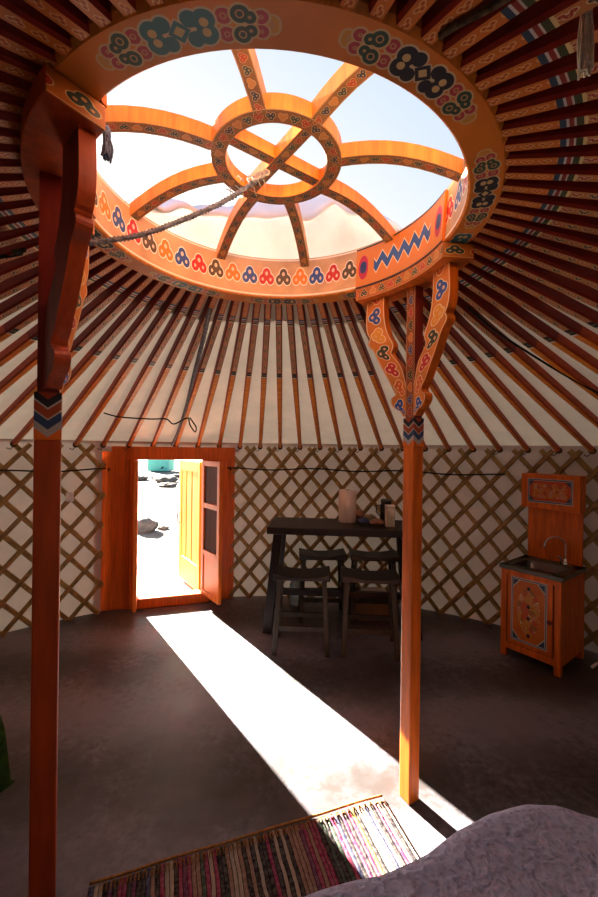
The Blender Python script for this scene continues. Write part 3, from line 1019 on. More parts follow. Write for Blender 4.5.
def leaf(hinge, direc, width, label, glazed=True, name='glazed_door', th=.032, z0=.105, z1=1.42, mat='doorleaf'):
    direc = Vector((direc[0], direc[1], 0)).normalized()
    nrm = Vector((-direc.y, direc.x, 0))
    root = empty(name, hinge, 0, label, 'door', kind='thing')
    def lb(m, u0, u1, z0, z1, t0=-.5, t1=.5, mt=0):
        P = [Vector(hinge) + direc * u + nrm * (t * th) + Vector((0, 0, z)) for u in (u0, u1) for t in (t0, t1) for z in (z0, z1)]
        fs = [(0, 1, 3, 2), (4, 6, 7, 5), (0, 4, 5, 1), (2, 3, 7, 6), (0, 2, 6, 4), (1, 5, 7, 3)]
        m.add(P, fs, [((0, 0), (0, 1), (1, 1), (1, 0))] * 6, mt)
    if glazed:
        for u0, u1 in ((0, .05), (width - .05, width)):
            m = MB(); lb(m, u0, u1, z0, z1); m.build('stile', M[mat], root, bevel=.004)
        zs = [z0, z0 + .05, .50, .55, .96, 1.01, z1 - .05, z1]
        for a, b in ((zs[0], zs[1]), (zs[2], zs[3]), (zs[4], zs[5]), (zs[6], zs[7])):
            m = MB(); lb(m, .05, width - .05, a, b); m.build('rail', M[mat], root, bevel=.004)
        m = MB(); lb(m, .05, width - .05, zs[1], zs[2], -.25, .25); m.build('lower_panel', M[mat], root)
        for a, b in ((zs[3], zs[4]), (zs[5], zs[6])):
            m = MB(); lb(m, .048, width - .048, a - .002, b + .002, -.12, .12); m.build('pane', M['glass'], root)
    else:
        for u0, u1 in ((0, .07), (width - .07, width)):
            m = MB(); lb(m, u0, u1, z0, z1); m.build('stile', M[mat], root, bevel=.004)
        for a, b in ((z0, z0 + .26), (z1 - .11, z1)):
            m = MB(); lb(m, .07, width - .07, a, b); m.build('rail', M[mat], root, bevel=.004)
        k = 3; ww = (width - .14) / k
        for i in range(k):
            m = MB(); lb(m, .07 + i * ww + .012, .07 + (i + 1) * ww - .012, z0 + .25, z1 - .10, -.35, .35); m.build('plank', M[mat], root, bevel=.006)
        m = MB(); lb(m, .065, width - .065, z0 + .25, z1 - .1, -.12, .12); m.build('backing', M['door'], root)
        m = MB(); c = Vector(hinge) + direc * (width - .09) + nrm * th + Vector((0, 0, .75))
        m.tube([c - Vector((0, 0, .06)), c - Vector((0, 0, .05)) + nrm * .03, c + Vector((0, 0, .05)) + nrm * .03, c + Vector((0, 0, .06))], .007, 8)
        m.build('handle', M['rope'], root)
    return root
leaf(dp(OS0 + .0, .075), (.365, -.93), .33, 'narrow orange inner door leaf swung inward, seen edge-on')
leaf(dp(OS1 + .005, .075), (.625, -.78), .38, 'open inner door leaf with two small panes above a panel')
leaf(dp(OS1 - .005, -.065), (-.575, .818), .64, 'sunlit yellow plank door standing open outside the doorway', False, 'plank_door', .035, .06, 1.40, 'yellow')
# step outside
m = MB(); dbox(m, .25, 1.15, -.95, -.08, -.05, .02)
m.build('door_step', M['step'], label='pale flat step just outside the doorway', cat='step', bevel=.01, kind='thing')

# outside things
def rock(c, r, mat, label, grp=None, flat=.6):
    bm = bmesh.new(); bmesh.ops.create_icosphere(bm, subdivisions=3, radius=r)
    sd = random.random() * 50
    from mathutils import noise as mn
    for v in bm.verts:
        k = 1 + .35 * mn.noise(v.co * (1.6 / r) + Vector((sd, 0, 0)))
        v.co = Vector((v.co.x * k * 1.2, v.co.y * k, v.co.z * k * flat))
    me = bpy.data.meshes.new('rock'); bm.to_mesh(me); bm.free(); me.materials.append(mat)
    o = bpy.data.objects.new('rock', me); COL.objects.link(o)
    o.location = (c[0], c[1], -.04 + r * flat * .7); o.rotation_euler = (0, 0, random.uniform(0, 6))
    tag(o, label, 'rock', grp)
rock((-2.87, 7.35), .20, M['stone'], 'biggest grey rock on the sand outside the door', flat=.75)
rock((-3.34, 7.2), .13, M['stone'], 'grey rock beside the biggest rock outside, toward the door jamb')
rock((-2.62, 7.6), .10, M['stone2'], 'small flat brown stone beside the biggest rock outside', flat=.4)
for i, (x, y, r) in enumerate([(-7.6, 18.5, .45), (-6.9, 19.2, .30), (-5.95, 17.6, .50), (-5.2, 15.6, .30), (-6.4, 20.5, .3)]):
    rock((x, y), r, M['stone2'], 'low brown rock in the distant rocky band outside the doorway', 'distant rocks outside', .35)
def shed():
    c = Vector((-8.95, 25.5, 0))
    root = empty('storage_tank', c + Vector((0, 0, -.04)), 0, 'teal box-shaped tank far outside at the top of the doorway', 'tank')
    m = MB(); m.box(c + Vector((0, 0, .72)), (1.35, 1.2, 1.46)); m.build('body', M['teal'], root, bevel=.06)
    m = MB(); m.box(c + Vector((0, 0, 1.50)), (1.45, 1.3, .1)); m.build('lid', M['teal'], root, bevel=.03)
    m = MB(); m.tube([c + Vector((.3, -.6, .25)), c + Vector((.3, -.72, .25)), c + Vector((.3, -.76, .18))], .05, 8); m.build('tap', M['rope'], root)
shed()

# ------------------------------------------------------------------ bar table and stools
TA = math.radians(-4.5)
TC = Vector((.388, 3.50, 0))
def table():
    root = empty('bar_table', TC, TA, 'tall dark wooden bar table with thick slab top against the lattice', 'table')
    L, D, H = 1.27, .50, .885
    m = MB(); m.box((0, 0, H - .03), (L, D, .06)); m.build('tabletop', M['dark'], root, False, bevel=.006)
    for sx in (-1, 1):
        for sy in (-1, 1):
            m = MB(); m.bar((sx * (L / 2 - .09), sy * (D / 2 - .07), H - .06), (sx * (L / 2 - .015), sy * (D / 2 - .0), 0), .075, .06, (0, 1, 0))
            m.build('leg', M['dark'], root, False, bevel=.004)
        m = MB(); m.bar((sx * (L / 2 - .065), -D / 2 + .05, .30), (sx * (L / 2 - .065), D / 2 - .05, .30), .04, .05); m.build('stretcher', M['dark'], root, False)
        m = MB(); m.bar((sx * (L / 2 - .09), -D / 2 + .03, H - .09), (sx * (L / 2 - .09), D / 2 - .03, H - .09), .04, .06); m.build('apron', M['dark'], root, False)
    m = MB(); m.bar((-L / 2 + .09, -.11, .30), (L / 2 - .09, -.11, .30), .04, .05); m.build('stretcher', M['dark'], root, False)
table()

def stool_proto():
    root = empty('saddle_stool')
    H, W, D = .60, .43, .24
    # saddle seat
    m = MB(); n = 12; P = []; fs = []
    for i in range(n + 1):
        x = -W / 2 + W * i / n; dz = .028 * (2 * x / W) ** 2
        for y, z in ((-D / 2, H - .055), (D / 2, H - .055), (D / 2, H - .028 + dz), (-D / 2, H - .028 + dz)):
            P.append((x, y, z))
    for i in range(n):
        for k in range(4):
            l = (k + 1) % 4; fs.append((i * 4 + k, i * 4 + l, (i + 1) * 4 + l, (i + 1) * 4 + k))
    fs.append((0, 1, 2, 3)); fs.append(tuple(n * 4 + k for k in (3, 2, 1, 0)))
    m.add(P, fs); m.build('seat', M['dark'], root, False, bevel=.006)
    def pt(sx, sy, z):
        t = 1 - z / (H - .05)
        return (sx * (W / 2 - .045 + .03 * t), sy * (D / 2 - .035 + .065 * t), z)
    for sx in (-1, 1):
        for sy in (-1, 1):
            m = MB(); m.bar(pt(sx, sy, H - .05), pt(sx, sy, 0), .036, .036, (0, 1, 0)); m.build('leg', M['darkleg'], root, False, bevel=.003)
    for sy in (-1, 1):
        m = MB(); m.bar(pt(-1, sy, .19), pt(1, sy, .19), .02, .036); m.build('stretcher', M['darkleg'], root, False)
    for sx in (-1, 1):
        m = MB(); m.bar(pt(sx, -1, .28), pt(sx, 1, .28), .02, .036); m.build('stretcher', M['darkleg'], root, False)
    return root
st = stool_proto()
stools = [((.04, 3.085), -.05, 'dark saddle-seat stool in front of the table, by the sunbeam'),
          ((.56, 3.05), -.1, 'dark saddle-seat stool in front of the table, by the orange post'),
          ((.228, 3.65), .02, 'dark stool tucked behind the table, before the water bottle'),
          ((.70, 3.635), -.06, 'dark stool tucked behind the table, before the cardboard box')]
for i, (xy, rz, lab) in enumerate(stools):
    o = st if i == 0 else copy_tree(st)
    o.location = (xy[0], xy[1], 0); o.rotation_euler = (0, 0, rz)
    tag(o, lab, 'stool', 'saddle stools round the bar table')

# things on the table
H = .885
def roll():
    c = Vector((.452, 3.60, H))
    root = empty('paper_towel_roll', c, 0, 'upright white paper towel roll on the bar table', 'paper towel roll')
    m = MB(); m.lathe([(.02, 0), (.078, 0), (.080, .004), (.080, .286), (.078, .29), (.02, .29)], c, 28); m.build('paper', M['papertowel'], root)
    m = MB(); m.lathe([(.0195, .001), (.0195, .292), (.016, .292), (.016, .001)], c, 16); m.build('core', M['cardboard'], root)
roll()
def carton():
    c = Vector((.795, 3.40, H))
    root = empty('carton', c, 0, 'small white upright carton at the front edge of the bar table', 'carton')
    m = MB(); m.box(c + Vector((0, 0, .085)), (.075, .06, .17), ); m.build('box', M['carton'], root, bevel=.003)
    m = MB(); m.box(c + Vector((0, 0, .1775)), (.077, .062, .015)); m.build('lid', M['white'], root, bevel=.003)
carton()
def jar():
    c = Vector((.80, 3.57, H))
    root = empty('dark_jar', c, 0, 'dark lidded jar standing behind the white carton on the table', 'jar')
    m = MB(); m.lathe([(0, 0), (.05, 0), (.055, .01), (.055, .15), (.045, .17), (.045, .18)], c, 24); m.build('body', M['glassdark'], root)
    m = MB(); m.lathe([(0, .215), (.045, .212), (.05, .205), (.05, .178), (0, .178)], c, 24); m.build('lid', M['steel'], root)
    m = MB(); m.tube([c + Vector((-.05, 0, .16)), c + Vector((-.085, 0, .15)), c + Vector((-.09, 0, .10)), c + Vector((-.055, 0, .06))], .007, 8); m.build('handle', M['steel'], root)
jar()
def packet(c, d, rz, rx, mat, lab):
    from mathutils import noise as mn
    m = MB(); nx, ny = 10, 7; P = []; fs = []
    R = Matrix.Rotation(rz, 3, 'Z') @ Matrix.Rotation(rx, 3, 'X')
    for sgn in (1, -1):
        for i in range(nx + 1):
            for j in range(ny + 1):
                u, v = i / nx * 2 - 1, j / ny * 2 - 1
                puff = (1 - u ** 4) * (1 - v ** 4)
                z = sgn * d[2] / 2 * puff * (1 + .5 * mn.noise(Vector((u * 2 + c[0] * 9, v * 2, sgn))))
                P.append(R @ Vector((u * d[0] / 2, v * d[1] / 2, z)))
    W = (nx + 1) * (ny + 1)
    for s in (0, 1):
        for i in range(nx):
            for j in range(ny):
                a = s * W + i * (ny + 1) + j
                f = (a, a + ny + 1, a + ny + 2, a + 1)
                fs.append(f if s == 0 else f[::-1])
    zmin = min(p.z for p in P)
    P = [p + Vector((c[0], c[1], H - zmin + .001)) for p in P]
    m.add(P, fs, smooth=True)
    m.build('snack_packet', mat, label=lab, cat='packet', recalc=False)
packet((.58, 3.47), (.09, .07, .05), .3, .2, M['packet2'], 'dark blue crumpled packet beside the paper towel roll')
packet((.685, 3.41), (.12, .08, .055), -.25, .1, M['packet1'], 'reddish crumpled packet lying in the middle of the table clutter')
packet((.665, 3.57), (.10, .10, .06), .5, .35, M['packet3'], 'brown crumpled packet lying before the dark jar')
packet((.575, 3.68), (.09, .09, .08), .9, .3, M['packet1'], 'small red packet standing behind the blue packet')

# under the table
def waterbottle():
    c = Vector((-.005, 3.90, 0))
    root = empty('water_bottle', c, 0, 'large clear plastic water bottle on the floor under the table', 'bottle')
    m = MB(); m.lathe([(0, .004), (.06, .002), (.072, .012), (.072, .07), (.068, .08), (.072, .09), (.072, .20), (.05, .25), (.022, .275), (.02, .29)], c, 24); m.build('body', M['bottle'], root)
    m = MB(); m.lathe([(.0735, .10), (.0735, .19)], c, 24); m.build('wrapper', M['labelblue'], root)
    m = MB(); m.lathe([(0, .312), (.022, .312), (.024, .306), (.024, .286), (0, .286)], c, 16); m.build('cap', M['labelblue'], root)
waterbottle()
def cardbox():
    c = Vector((.70, 3.645, 0))
    root = empty('cardboard_box', c, 0, 'open brown cardboard box on the floor under the table', 'box')
    m = MB(); t = .006; w, d, h = .29, .19, .235
    for cc, dd in (((0, -d / 2, h / 2), (w, t, h)), ((0, d / 2, h / 2), (w, t, h)), ((-w / 2, 0, h / 2), (t, d, h)), ((w / 2, 0, h / 2), (t, d, h)), ((0, 0, t / 2), (w, d, t))):
        m.box(c + Vector(cc), dd)
    m.build('box', M['cardboard'], root)
    m = MB(); m.bar(c + Vector((-w / 2, -d / 2 - .008, h - .01)), c + Vector((w / 2, -d / 2 - .008, h - .01)), .01, .018); m.build('rim', M['white'], root)
    for k in range(4):
        o = MB(); o.box(c + Vector((random.uniform(-.015, .015), 0, .007 + .058 * k + .029)), (.24, .16, .057))
        o.build('paper_bundle', M['paper'], label=['bottom', 'second lowest', 'second topmost', 'topmost'][k] + ' paper bundle stacked in the cardboard box', cat='paper bundle', group='paper bundles in the cardboard box', bevel=.006)
cardbox()

# ------------------------------------------------------------------ washstand
def washstand():
    FL = Vector((1.565, 3.01, 0)); fx = Vector((.60, -.80, 0)).normalized(); dy = Vector((.80, .60, 0)).normalized()
    W, D, Hc = .405, .445, .685
    rz = math.atan2(fx.y, fx.x)
    root = empty('washstand', FL + fx * W / 2 + dy * D / 2, rz, 'orange painted washstand cabinet with sink, tap and water tank', 'washstand')
    # local: x along front, y to the back, front at y=-D/2
    m = MB()
    t = .02
    for sx in (-1, 1):
        m.box((sx * (W / 2 - t / 2), 0, (Hc + .06) / 2), (t, D, Hc - .06))
        for sy in (-1, 1):
            m.box((sx * (W / 2 - .02), sy * (D / 2 - .02), Hc / 2 - .015), (.042, .042, Hc - .03))
    m.box((0, D / 2 - t / 2, Hc / 2 + .03), (W - .04, t, Hc - .08))
    m.box((0, 0, .075), (W - .03, D - .02, .03))
    m.box((0, -D / 2 + .012, .085), (W - .06, .022, .05))
    m.box((0, -D / 2 + .012, Hc - .05), (W - .06, .022, .04))
    m.build('cabinet_body', M['orange'], root, False, bevel=.003)
    d = MB(); d.box((0, -D / 2 + .008, .375), (W - .10, .02, .52)); door = d.build('door', M['orange'], root, False, bevel=.003)
    q = MB()
    z0, z1 = .145, .615; x0, x1 = -.125, .118; y = -D / 2 - .005
    q.add([(x0, y, z0), (x1, y, z0), (x1, y, z1), (x0, y, z1), (x0, y + .003, z0), (x1, y + .003, z0), (x1, y + .003, z1), (x0, y + .003, z1)],
          [(0, 1, 2, 3), (4, 7, 6, 5), (0, 4, 5, 1), (1, 5, 6, 2), (2, 6, 7, 3), (3, 7, 4, 0)], [((0, 0), (1, 0), (1, 1), (0, 1))] + [((.01, .01),) * 4] * 5)
    q.build('painted_panel', M['panel'], door, False)
    k = MB(); c = Vector((W / 2 - .062, -D / 2 - .002, .36))
    k.tube([c, c - Vector((0, .012, 0)), c - Vector((0, .016, 0)), c - Vector((0, .028, 0)), c - Vector((0, .03, 0))], [.007, .007, .015, .015, .006], 12)
    k.build('knob', M['red'], door, False)
    # counter with basin
    m = MB(); zc = Hc - .03
    m.box((0, -D / 2 + .02, zc + .015), (W + .03, .05, .03)); m.box((0, D / 2 - .06, zc + .015), (W + .03, .12, .03))
    m.box((-W / 2 + .02, 0, zc + .015), (.07, D, .03)); m.box((W / 2 - .02, 0, zc + .015), (.07, D, .03))
    m.build('countertop', M['metaltop'], root, False, bevel=.004)
    b = MB(); P = []; fs = []
    bx, by = W / 2 - .05, (D - .19) / 2; cy = -.045 + .005
    for sc, z in ((1.04, zc + .032), (1.0, zc + .034), (.96, zc + .02), (.85, zc - .09), (.3, zc - .10)):
        for i in range(24):
            a = 2 * PI * i / 24
            ca, sa = math.cos(a), math.sin(a)
            e = .35
            P.append((bx * sc * math.copysign(abs(ca) ** e, ca), cy + by * sc * math.copysign(abs(sa) ** e, sa), z))
    for i in range(4):
        for kk in range(24):
            l = (kk + 1) % 24; fs.append((i * 24 + kk, i * 24 + l, (i + 1) * 24 + l, (i + 1) * 24 + kk))
    fs.append(tuple(4 * 24 + kk for kk in range(24)))
    b.add(P, fs, smooth=True); b.build('basin', M['steel'], root, False)
    # back board and hood
    m = MB(); m.box((0, D / 2 - .012, (Hc + 1.36) / 2), (W - .02, .022, 1.36 - Hc)); m.build('back_panel', M['orange'], root, False, bevel=.003)
    h = MB(); h.box((0, D / 2 - .06, 1.235), (W + .005, .12, .27)); hood = h.build('water_tank', M['orange'], root, False, bevel=.004)
    q = MB(); y = D / 2 - .123; x0, x1, z0, z1 = -.155, .16, 1.145, 1.335
    q.add([(x0, y, z0), (x1, y, z0), (x1, y, z1), (x0, y, z1), (x0, y + .004, z0), (x1, y + .004, z0), (x1, y + .004, z1), (x0, y + .004, z1)],
          [(0, 1, 2, 3), (4, 7, 6, 5), (0, 4, 5, 1), (1, 5, 6, 2), (2, 6, 7, 3), (3, 7, 4, 0)], [((0, 0), (1, 0), (1, 1), (0, 1))] + [((.01, .01),) * 4] * 5)
    q.build('painted_panel', M['hoodpanel'], hood, False)
    # tap
    tx, ty = .10, D / 2 - .075
    f = MB()
    f.lathe([(0, 0), (.022, 0), (.022, .012), (.014, .02), (.012, .05), (0, .05)], (tx, ty, Hc), 16)
    pts = [(tx, ty, Hc + .02), (tx, ty, Hc + .15)]
    for k in range(1, 9):
        a = PI * k / 9
        pts.append((tx - .065 * (1 - math.cos(a)) * .8, ty - .05 * (1 - math.cos(a)), Hc + .15 + .06 * math.sin(a)))
    pts.append((tx - .11, ty - .105, Hc + .125))
    f.tube(catmull(pts, 3), .0065, 10)
    f.tube([(tx - .03, ty, Hc), (tx - .03, ty, Hc + .05), (tx - .05, ty - .01, Hc + .055)], .006, 8)
    f.build('tap', M['chrome'], root, False)
washstand()
# white cable on the floor by the washstand
m = MB(); m.tube(catmull([(2.11, 2.80, .012), (2.17, 2.82, .03), (2.28, 2.84, .035), (2.36, 2.80, .014), (2.5, 2.85, .01)], 5), .010, 8)
m.build('white_pipe', M['white'], label='short white pipe on the floor beside the washstand', cat='pipe')
# little white switch box on the lattice
a = wa(Vector((-2.05, 3.50, 0))); c = Vector((WC.x + (WR - .075) * math.cos(a), WC.y + (WR - .075) * math.sin(a), 1.10))
root = empty('switch_box', c, a, 'small white switch box on the lattice beside the dark post', 'switch')
m = MB(); m.box((0, 0, 0), (.03, .06, .08)); m.build('box', M['white'], root, False, bevel=.005)
m = MB(); m.box((-.018, 0, 0), (.008, .025, .03)); m.build('rocker', M['white'], root, False, bevel=.002)

# ------------------------------------------------------------------ rug
def rug():
    A = Vector((.392, 1.732, 0)); ux = Vector((-1.10, -.364, 0)).normalized(); vx = Vector((.314, -.95, 0)).normalized()
    L, W = 1.165, .80
    root = empty('rag_rug', A + ux * L / 2 + vx * W / 2, 0, 'striped multicoloured rag rug lying on the concrete floor, half sunlit', 'rug')
    m = MB(); nx, ny = 120, 40; P = []; fs = []; uv = []
    from mathutils import noise as mn
    for i in range(nx + 1):
        for j in range(ny + 1):
            u = L * i / nx; v = W * j / ny
            wob = .012 * mn.noise(Vector((u * 3, 0, 1))) * max(0, 1 - v * 4)
            z = .012 + .006 * mn.noise(Vector((u * 4, v * 4, 0)))
            p = A + ux * u + vx * (v + wob); p.z = z
            P.append(p)
    for i in range(nx):
        for j in range(ny):
            a = i * (ny + 1) + j
            fs.append((a, a + 1, a + ny + 2, a + ny + 1))
            uv.append(tuple((L * ii / nx, W * jj / ny) for ii, jj in ((i, j), (i, j + 1), (i + 1, j + 1), (i + 1, j))))
    m.add(P, fs, uv, smooth=True)
    o = m.build('weave', M['rug'], root)
    md = o.modifiers.new('so', 'SOLIDIFY'); md.thickness = .01; md.offset = -1
    e = MB()
    pts = [A + ux * (L * k / 60) + vx * (-.012 + .012 * mn.noise(Vector((L * k / 60 * 3, 0, 1)))) + Vector((0, 0, .012)) for k in range(61)]
    e.tube(pts, .005, 6)
    e.build('edge_cord', M['rugedge'], root)
    # loop ends of the weft
    lp = MB(); k = 0
    u = .02
    while u < L - .03:
        c = A + ux * u + vx * .012 + Vector((0, 0, .018))
        r = .006
        lp.tube([c - ux * r + vx * .02, c - ux * r, c - ux * r * .6 - vx * .004, c + ux * r * .6 - vx * .004, c + ux * r, c + ux * r + vx * .02], .0026, 5)
        u += .026
    lp.build('loop_fringe', M['rugedge'], root)
rug()

# ------------------------------------------------------------------ beds
def bed():
    from mathutils import noise as mn
    edge = [(-.05, .925), (.05, .955), (.18, .98), (.30, 1.03), (.40, 1.09), (.505, 1.135), (.63, 1.165), (.745, 1.165), (.83, 1.125), (1.0, 1.05), (1.25, 1.03), (1.82, 1.0), (1.9, .9),
            (1.9, -.7), (1.82, -.8), (-.06, -.8), (-.14, -.7), (-.15, .7), (-.11, .87)]
    c0 = Vector((.88, .10, 0))
    root = empty('bed', c0, 0, 'bed corner under a crinkled lavender grey bedspread beside the rug', 'bed')
    top = .60
    def inside_distance(x, y):
        best = 9; ins = False; n = len(edge)
        for i in range(n):
            ax, ay = edge[i]; bx, by = edge[(i + 1) % n]
            dx, dy = bx - ax, by - ay
            t = max(0, min(1, ((x - ax) * dx + (y - ay) * dy) / (dx * dx + dy * dy)))
            best = min(best, math.hypot(x - ax - dx * t, y - ay - dy * t))
            if (ay > y) != (by > y) and x < ax + (y - ay) / (by - ay) * dx: ins = not ins
        return best if ins else -best
    m = MB(); n = 110; P = []; fs = []
    for i in range(n + 1):
        for j in range(n + 1):
            x = -.19 + 2.13 * i / n; y = -.84 + 2.03 * j / n
            d = inside_distance(x, y)
            ed = max(0, min(1, (d + .02) / .17))
            z = top - .50 * (1 - math.sqrt(max(0, 1 - (1 - ed) ** 2.4)))
            z += .010 * mn.noise(Vector((x * 5, y * 5, 0))) + .012 * mn.noise(Vector((x * 1.7, y * 1.7, 4)))
            if d < -.015: z = .09
            P.append(Vector((x, y, max(z, .09))))
    for i in range(n):
        for j in range(n):
            a = i * (n + 1) + j
            fs.append((a, a + n + 1, a + n + 2, a + 1))
    m.add(P, fs, smooth=True)
    m.build('bedspread', M['quilt'], root, recalc=False)
    b = MB(); b.box(c0 + Vector((0, 0, .20)), (1.64, 1.36, .14)); b.build('bed_frame', M['orange'], root)
    b = MB(); b.box(c0 + Vector((0, 0, .36)), (1.64, 1.36, .16)); b.build('mattress', M['white'], root)
    for sx in (-1, 1):
        for sy in (-1, 1):
            l = MB(); p = c0 + Vector((sx * .74, sy * .60, 0))
            l.bar(p + Vector((0, 0, .13)), p, .06, .06); l.build('leg', M['orange'], root)
bed()
def green_seat():
    from mathutils import noise as mn
    c0 = Vector((-1.60, .98, 0))
    root = empty('daybed', c0, 0, 'low daybed edge covered with a dark green blanket beyond the tasselled post', 'daybed')
    hx, hy, top = .41, .64, .56
    m = MB(); n = 44; P = []; fs = []
    for i in range(n + 1):
        for j in range(n + 1):
            a = (i / n * 2 - 1); b_ = (j / n * 2 - 1)
            x = a * (hx + .02); y = b_ * (hy + .02)
            d = min(hx - abs(x), hy - abs(y))
            ed = max(0, min(1, (d + .02) / .12))
            z = top - .40 * (1 - math.sqrt(max(0, 1 - (1 - ed) ** 2.4))) + .02 * mn.noise(Vector((x * 7, y * 7, 0)))
            x2 = x + .02 * mn.noise(Vector((y * 6, z * 5, 2)))
            P.append(c0 + Vector((x2, y, max(.12, z))))
    for i in range(n):
        for j in range(n):
            a = i * (n + 1) + j
            fs.append((a, a + n + 1, a + n + 2, a + 1))
    m.add(P, fs, smooth=True); m.build('blanket', M['green'], root, recalc=False)
    b = MB(); b.box(c0 + Vector((0, 0, .26)), (2 * hx - .06, 2 * hy - .06, .28)); b.build('bed_frame', M['red'], root)
    for sx in (-1, 1):
        for sy in (-1, 1):
            l = MB(); p = c0 + Vector((sx * (hx - .08), sy * (hy - .08), 0)); l.bar(p + Vector((0, 0, .14)), p, .05, .05); l.build('leg', M['red'], root)
green_seat()

# ------------------------------------------------------------------ felt flap over the crown
def felt():
    from mathutils import noise as mn
    m = MB(); na, nr = 60, 24; P = []; fs = []
    a0, a1 = math.radians(42), math.radians(158)
    for i in range(na + 1):
        t = i / na; a = a0 + (a1 - a0) * t
        for j in range(nr + 1):
            q = j / nr; r = .60 + .55 * q
            edge = min(1, min(t, 1 - t) * 5)
            hump = .06 + .26 * edge * math.sin(PI * min(1, q * 1.25 + .08)) ** .7 if q < .74 else .06
            hump *= (.75 + .35 * math.sin(PI * t * 1.3 + .5))
            z = Z_RT + .015 + hump - .35 * max(0, q - .35) + .07 * mn.noise(Vector((a * 4, r * 5, 0)))
            z = max(z, Z_RT + .035 - .4 * max(0, q - .3)) + .025
            P.append((RC.x + r * math.cos(a), RC.y + r * math.sin(a), z))
    for i in range(na):
        for j in range(nr):
            b = i * (nr + 1) + j
            fs.append((b, b + 1, b + nr + 2, b + nr + 1))
    m.add(P, fs, smooth=True)
    o = m.build('outside_felt_cover', M['felt'], label='pale folded felt cover heaped outside over the crown wheel', cat='felt cover')
    md = o.modifiers.new('so', 'SOLIDIFY'); md.thickness = .02
felt()

# ------------------------------------------------------------------ ropes, cords, tassels
def twist(m, pts, r, turns, n=3):
    pts = catmull(pts, 14)
    for k in range(n):
        out = []
        for i, p in enumerate(pts):
            t = (pts[min(i + 1, len(pts) - 1)] - pts[max(i - 1, 0)]).normalized()
            x = t.cross(Vector((0, 0, 1))).normalized(); y = x.cross(t)
            a = 2 * PI * (turns * i / len(pts) + k / n)
            out.append(p + (x * math.cos(a) + y * math.sin(a)) * r * .55)
        m.tube(out, r * .6, 6)
hub_pt = RC + Vector((.0, -.01, EYE + .985))
lp = RC + Vector((math.cos(math.radians(210)), math.sin(math.radians(210)), 0)) * .67
def at(x, y, d):
    """world point seen at pixel x, y at depth d (measuring aid)"""
    c, s = math.cos(ROLL), math.sin(ROLL)
    X_ = x - 299; Z_ = 448.5 - y
    xx = X_ * c - Z_ * s; zz = X_ * s + Z_ * c
    return Vector((xx / F * d, d, EYE + zz / F * d))
root = empty('crown_rope', at(93, 243, 1.1), 0, 'grey twisted rope stretched from the crown hub to the tasselled post', 'rope')
m = MB(); p0 = at(268, 172, 1.34); p1 = at(88, 243, 1.12)
mid = (p0 + p1) / 2 - Vector((0, 0, .045))
twist(m, [p0, (p0 + mid) / 2 - Vector((0, 0, .015)), mid, (p1 + mid) / 2 - Vector((0, 0, .015)), p1], .009, 34)
m.build('strand', M['greyrope'], root)
k = MB()
for j in range(4):
    c = p0 + (p1 - p0).normalized() * (.01 + .02 * j)
    k.tube([c + Vector((math.cos(q) * .012, math.sin(q) * .010, math.sin(q) * .016)) for q in [2 * PI * z / 10 for z in range(10)]], .004, 5, closed=True)
for j in range(9):
    c = p0 + (p1 - p0).normalized() * (.03 + .018 * j)
    dv = Vector((random.uniform(-.03, .03), random.uniform(-.03, .03), random.uniform(-.04, .02)))
    k.tube([c, c + dv * .7, c + dv + Vector((0, 0, -.015))], .0018, 4)
k.build('knot', M['knotcord'], root)
# wrap continuing round the post and out to the wall
def cord(name, pts, r, mat, label, n=6, cat='cord'):
    m = MB(); m.tube(catmull(pts, n), r, 6); return m.build(name, mat, label=label, cat=cat)
def rafter_line_point(th, frac, drop):
    L = wall_hit(th); d = Vector((math.cos(th), math.sin(th), 0))
    r = R_OUT + (L - R_OUT) * frac
    return RC + d * r + Vector((0, 0, Z_R + (Z_W - Z_R) * frac - drop))
def roof_pt(x, y, drop=.04):
    """point on the underside of the rafters seen at a pixel"""
    lo, hi = .2, 6.0
    def g(d):
        p = at(x, y, d); q = p - RC; r = math.hypot(q.x, q.y); th = math.atan2(q.y, q.x)
        L = wall_hit(th)
        zr = Z_R + (Z_W - Z_R) * (r - R_OUT) / (L - R_OUT) - drop
        return p.z - zr
    # march out until the ray passes above the roof surface beyond the ring
    d = .3; prev = None
    best = None
    while d < 6:
        p = at(x, y, d); q = p - RC; r = math.hypot(q.x, q.y)
        if r > R_OUT:
            v = g(d)
            if prev is not None and prev < 0 <= v:
                lo, hi = d - .02, d
                for _ in range(20):
                    mm = (lo + hi) / 2
                    if g(mm) < 0: lo = mm
                    else: hi = mm
                return at(x, y, (lo + hi) / 2)
            prev = v
        else: prev = None
        d += .02
    return at(x, y, 2.0)
strap = MB()
A = [roof_pt(x, y, .030) for x, y in ((210, 308), (203, 340), (194, 375), (186, 408), (178, 432), (172, 445))]
strap.tube(catmull(A, 5), .013, 6)
strap.build('hair_strap', M['greyrope'], label='flat dark strap running down from the crown to above the doorway', cat='strap')
cord('black_string', [roof_pt(x, y, .060) for x, y in ((104, 413), (120, 417), (150, 419), (166, 419), (173, 424), (181, 421), (188, 418), (190, 425), (195, 432), (196, 427), (190, 418))], .006, M['rope'], 'thin black cord strung under the rafters above the doorway, looped end')
cord('black_cable', [roof_pt(x, y, .032) for x, y in ((468, 308), (500, 334), (540, 360), (570, 378), (604, 396))], .006, M['rope'], 'black cable running under the rafters above the washstand', cat='cable')
cord('tie_rope', [at(24, 250, 1.22), at(14, 252, 1.35), roof_pt(20, 254, .03), roof_pt(-8, 258, .03)], .008, M['rope'], 'dark cord tied between the tasselled post and the rafters')
cord('dark_rope', [roof_pt(x, y, .034) for x, y in ((440, 36), (452, 28), (466, 20), (482, 12), (500, 2), (520, -10))], .007, M['cordbrown'], 'dark rope wound along a rafter above the crown ring', cat='rope')

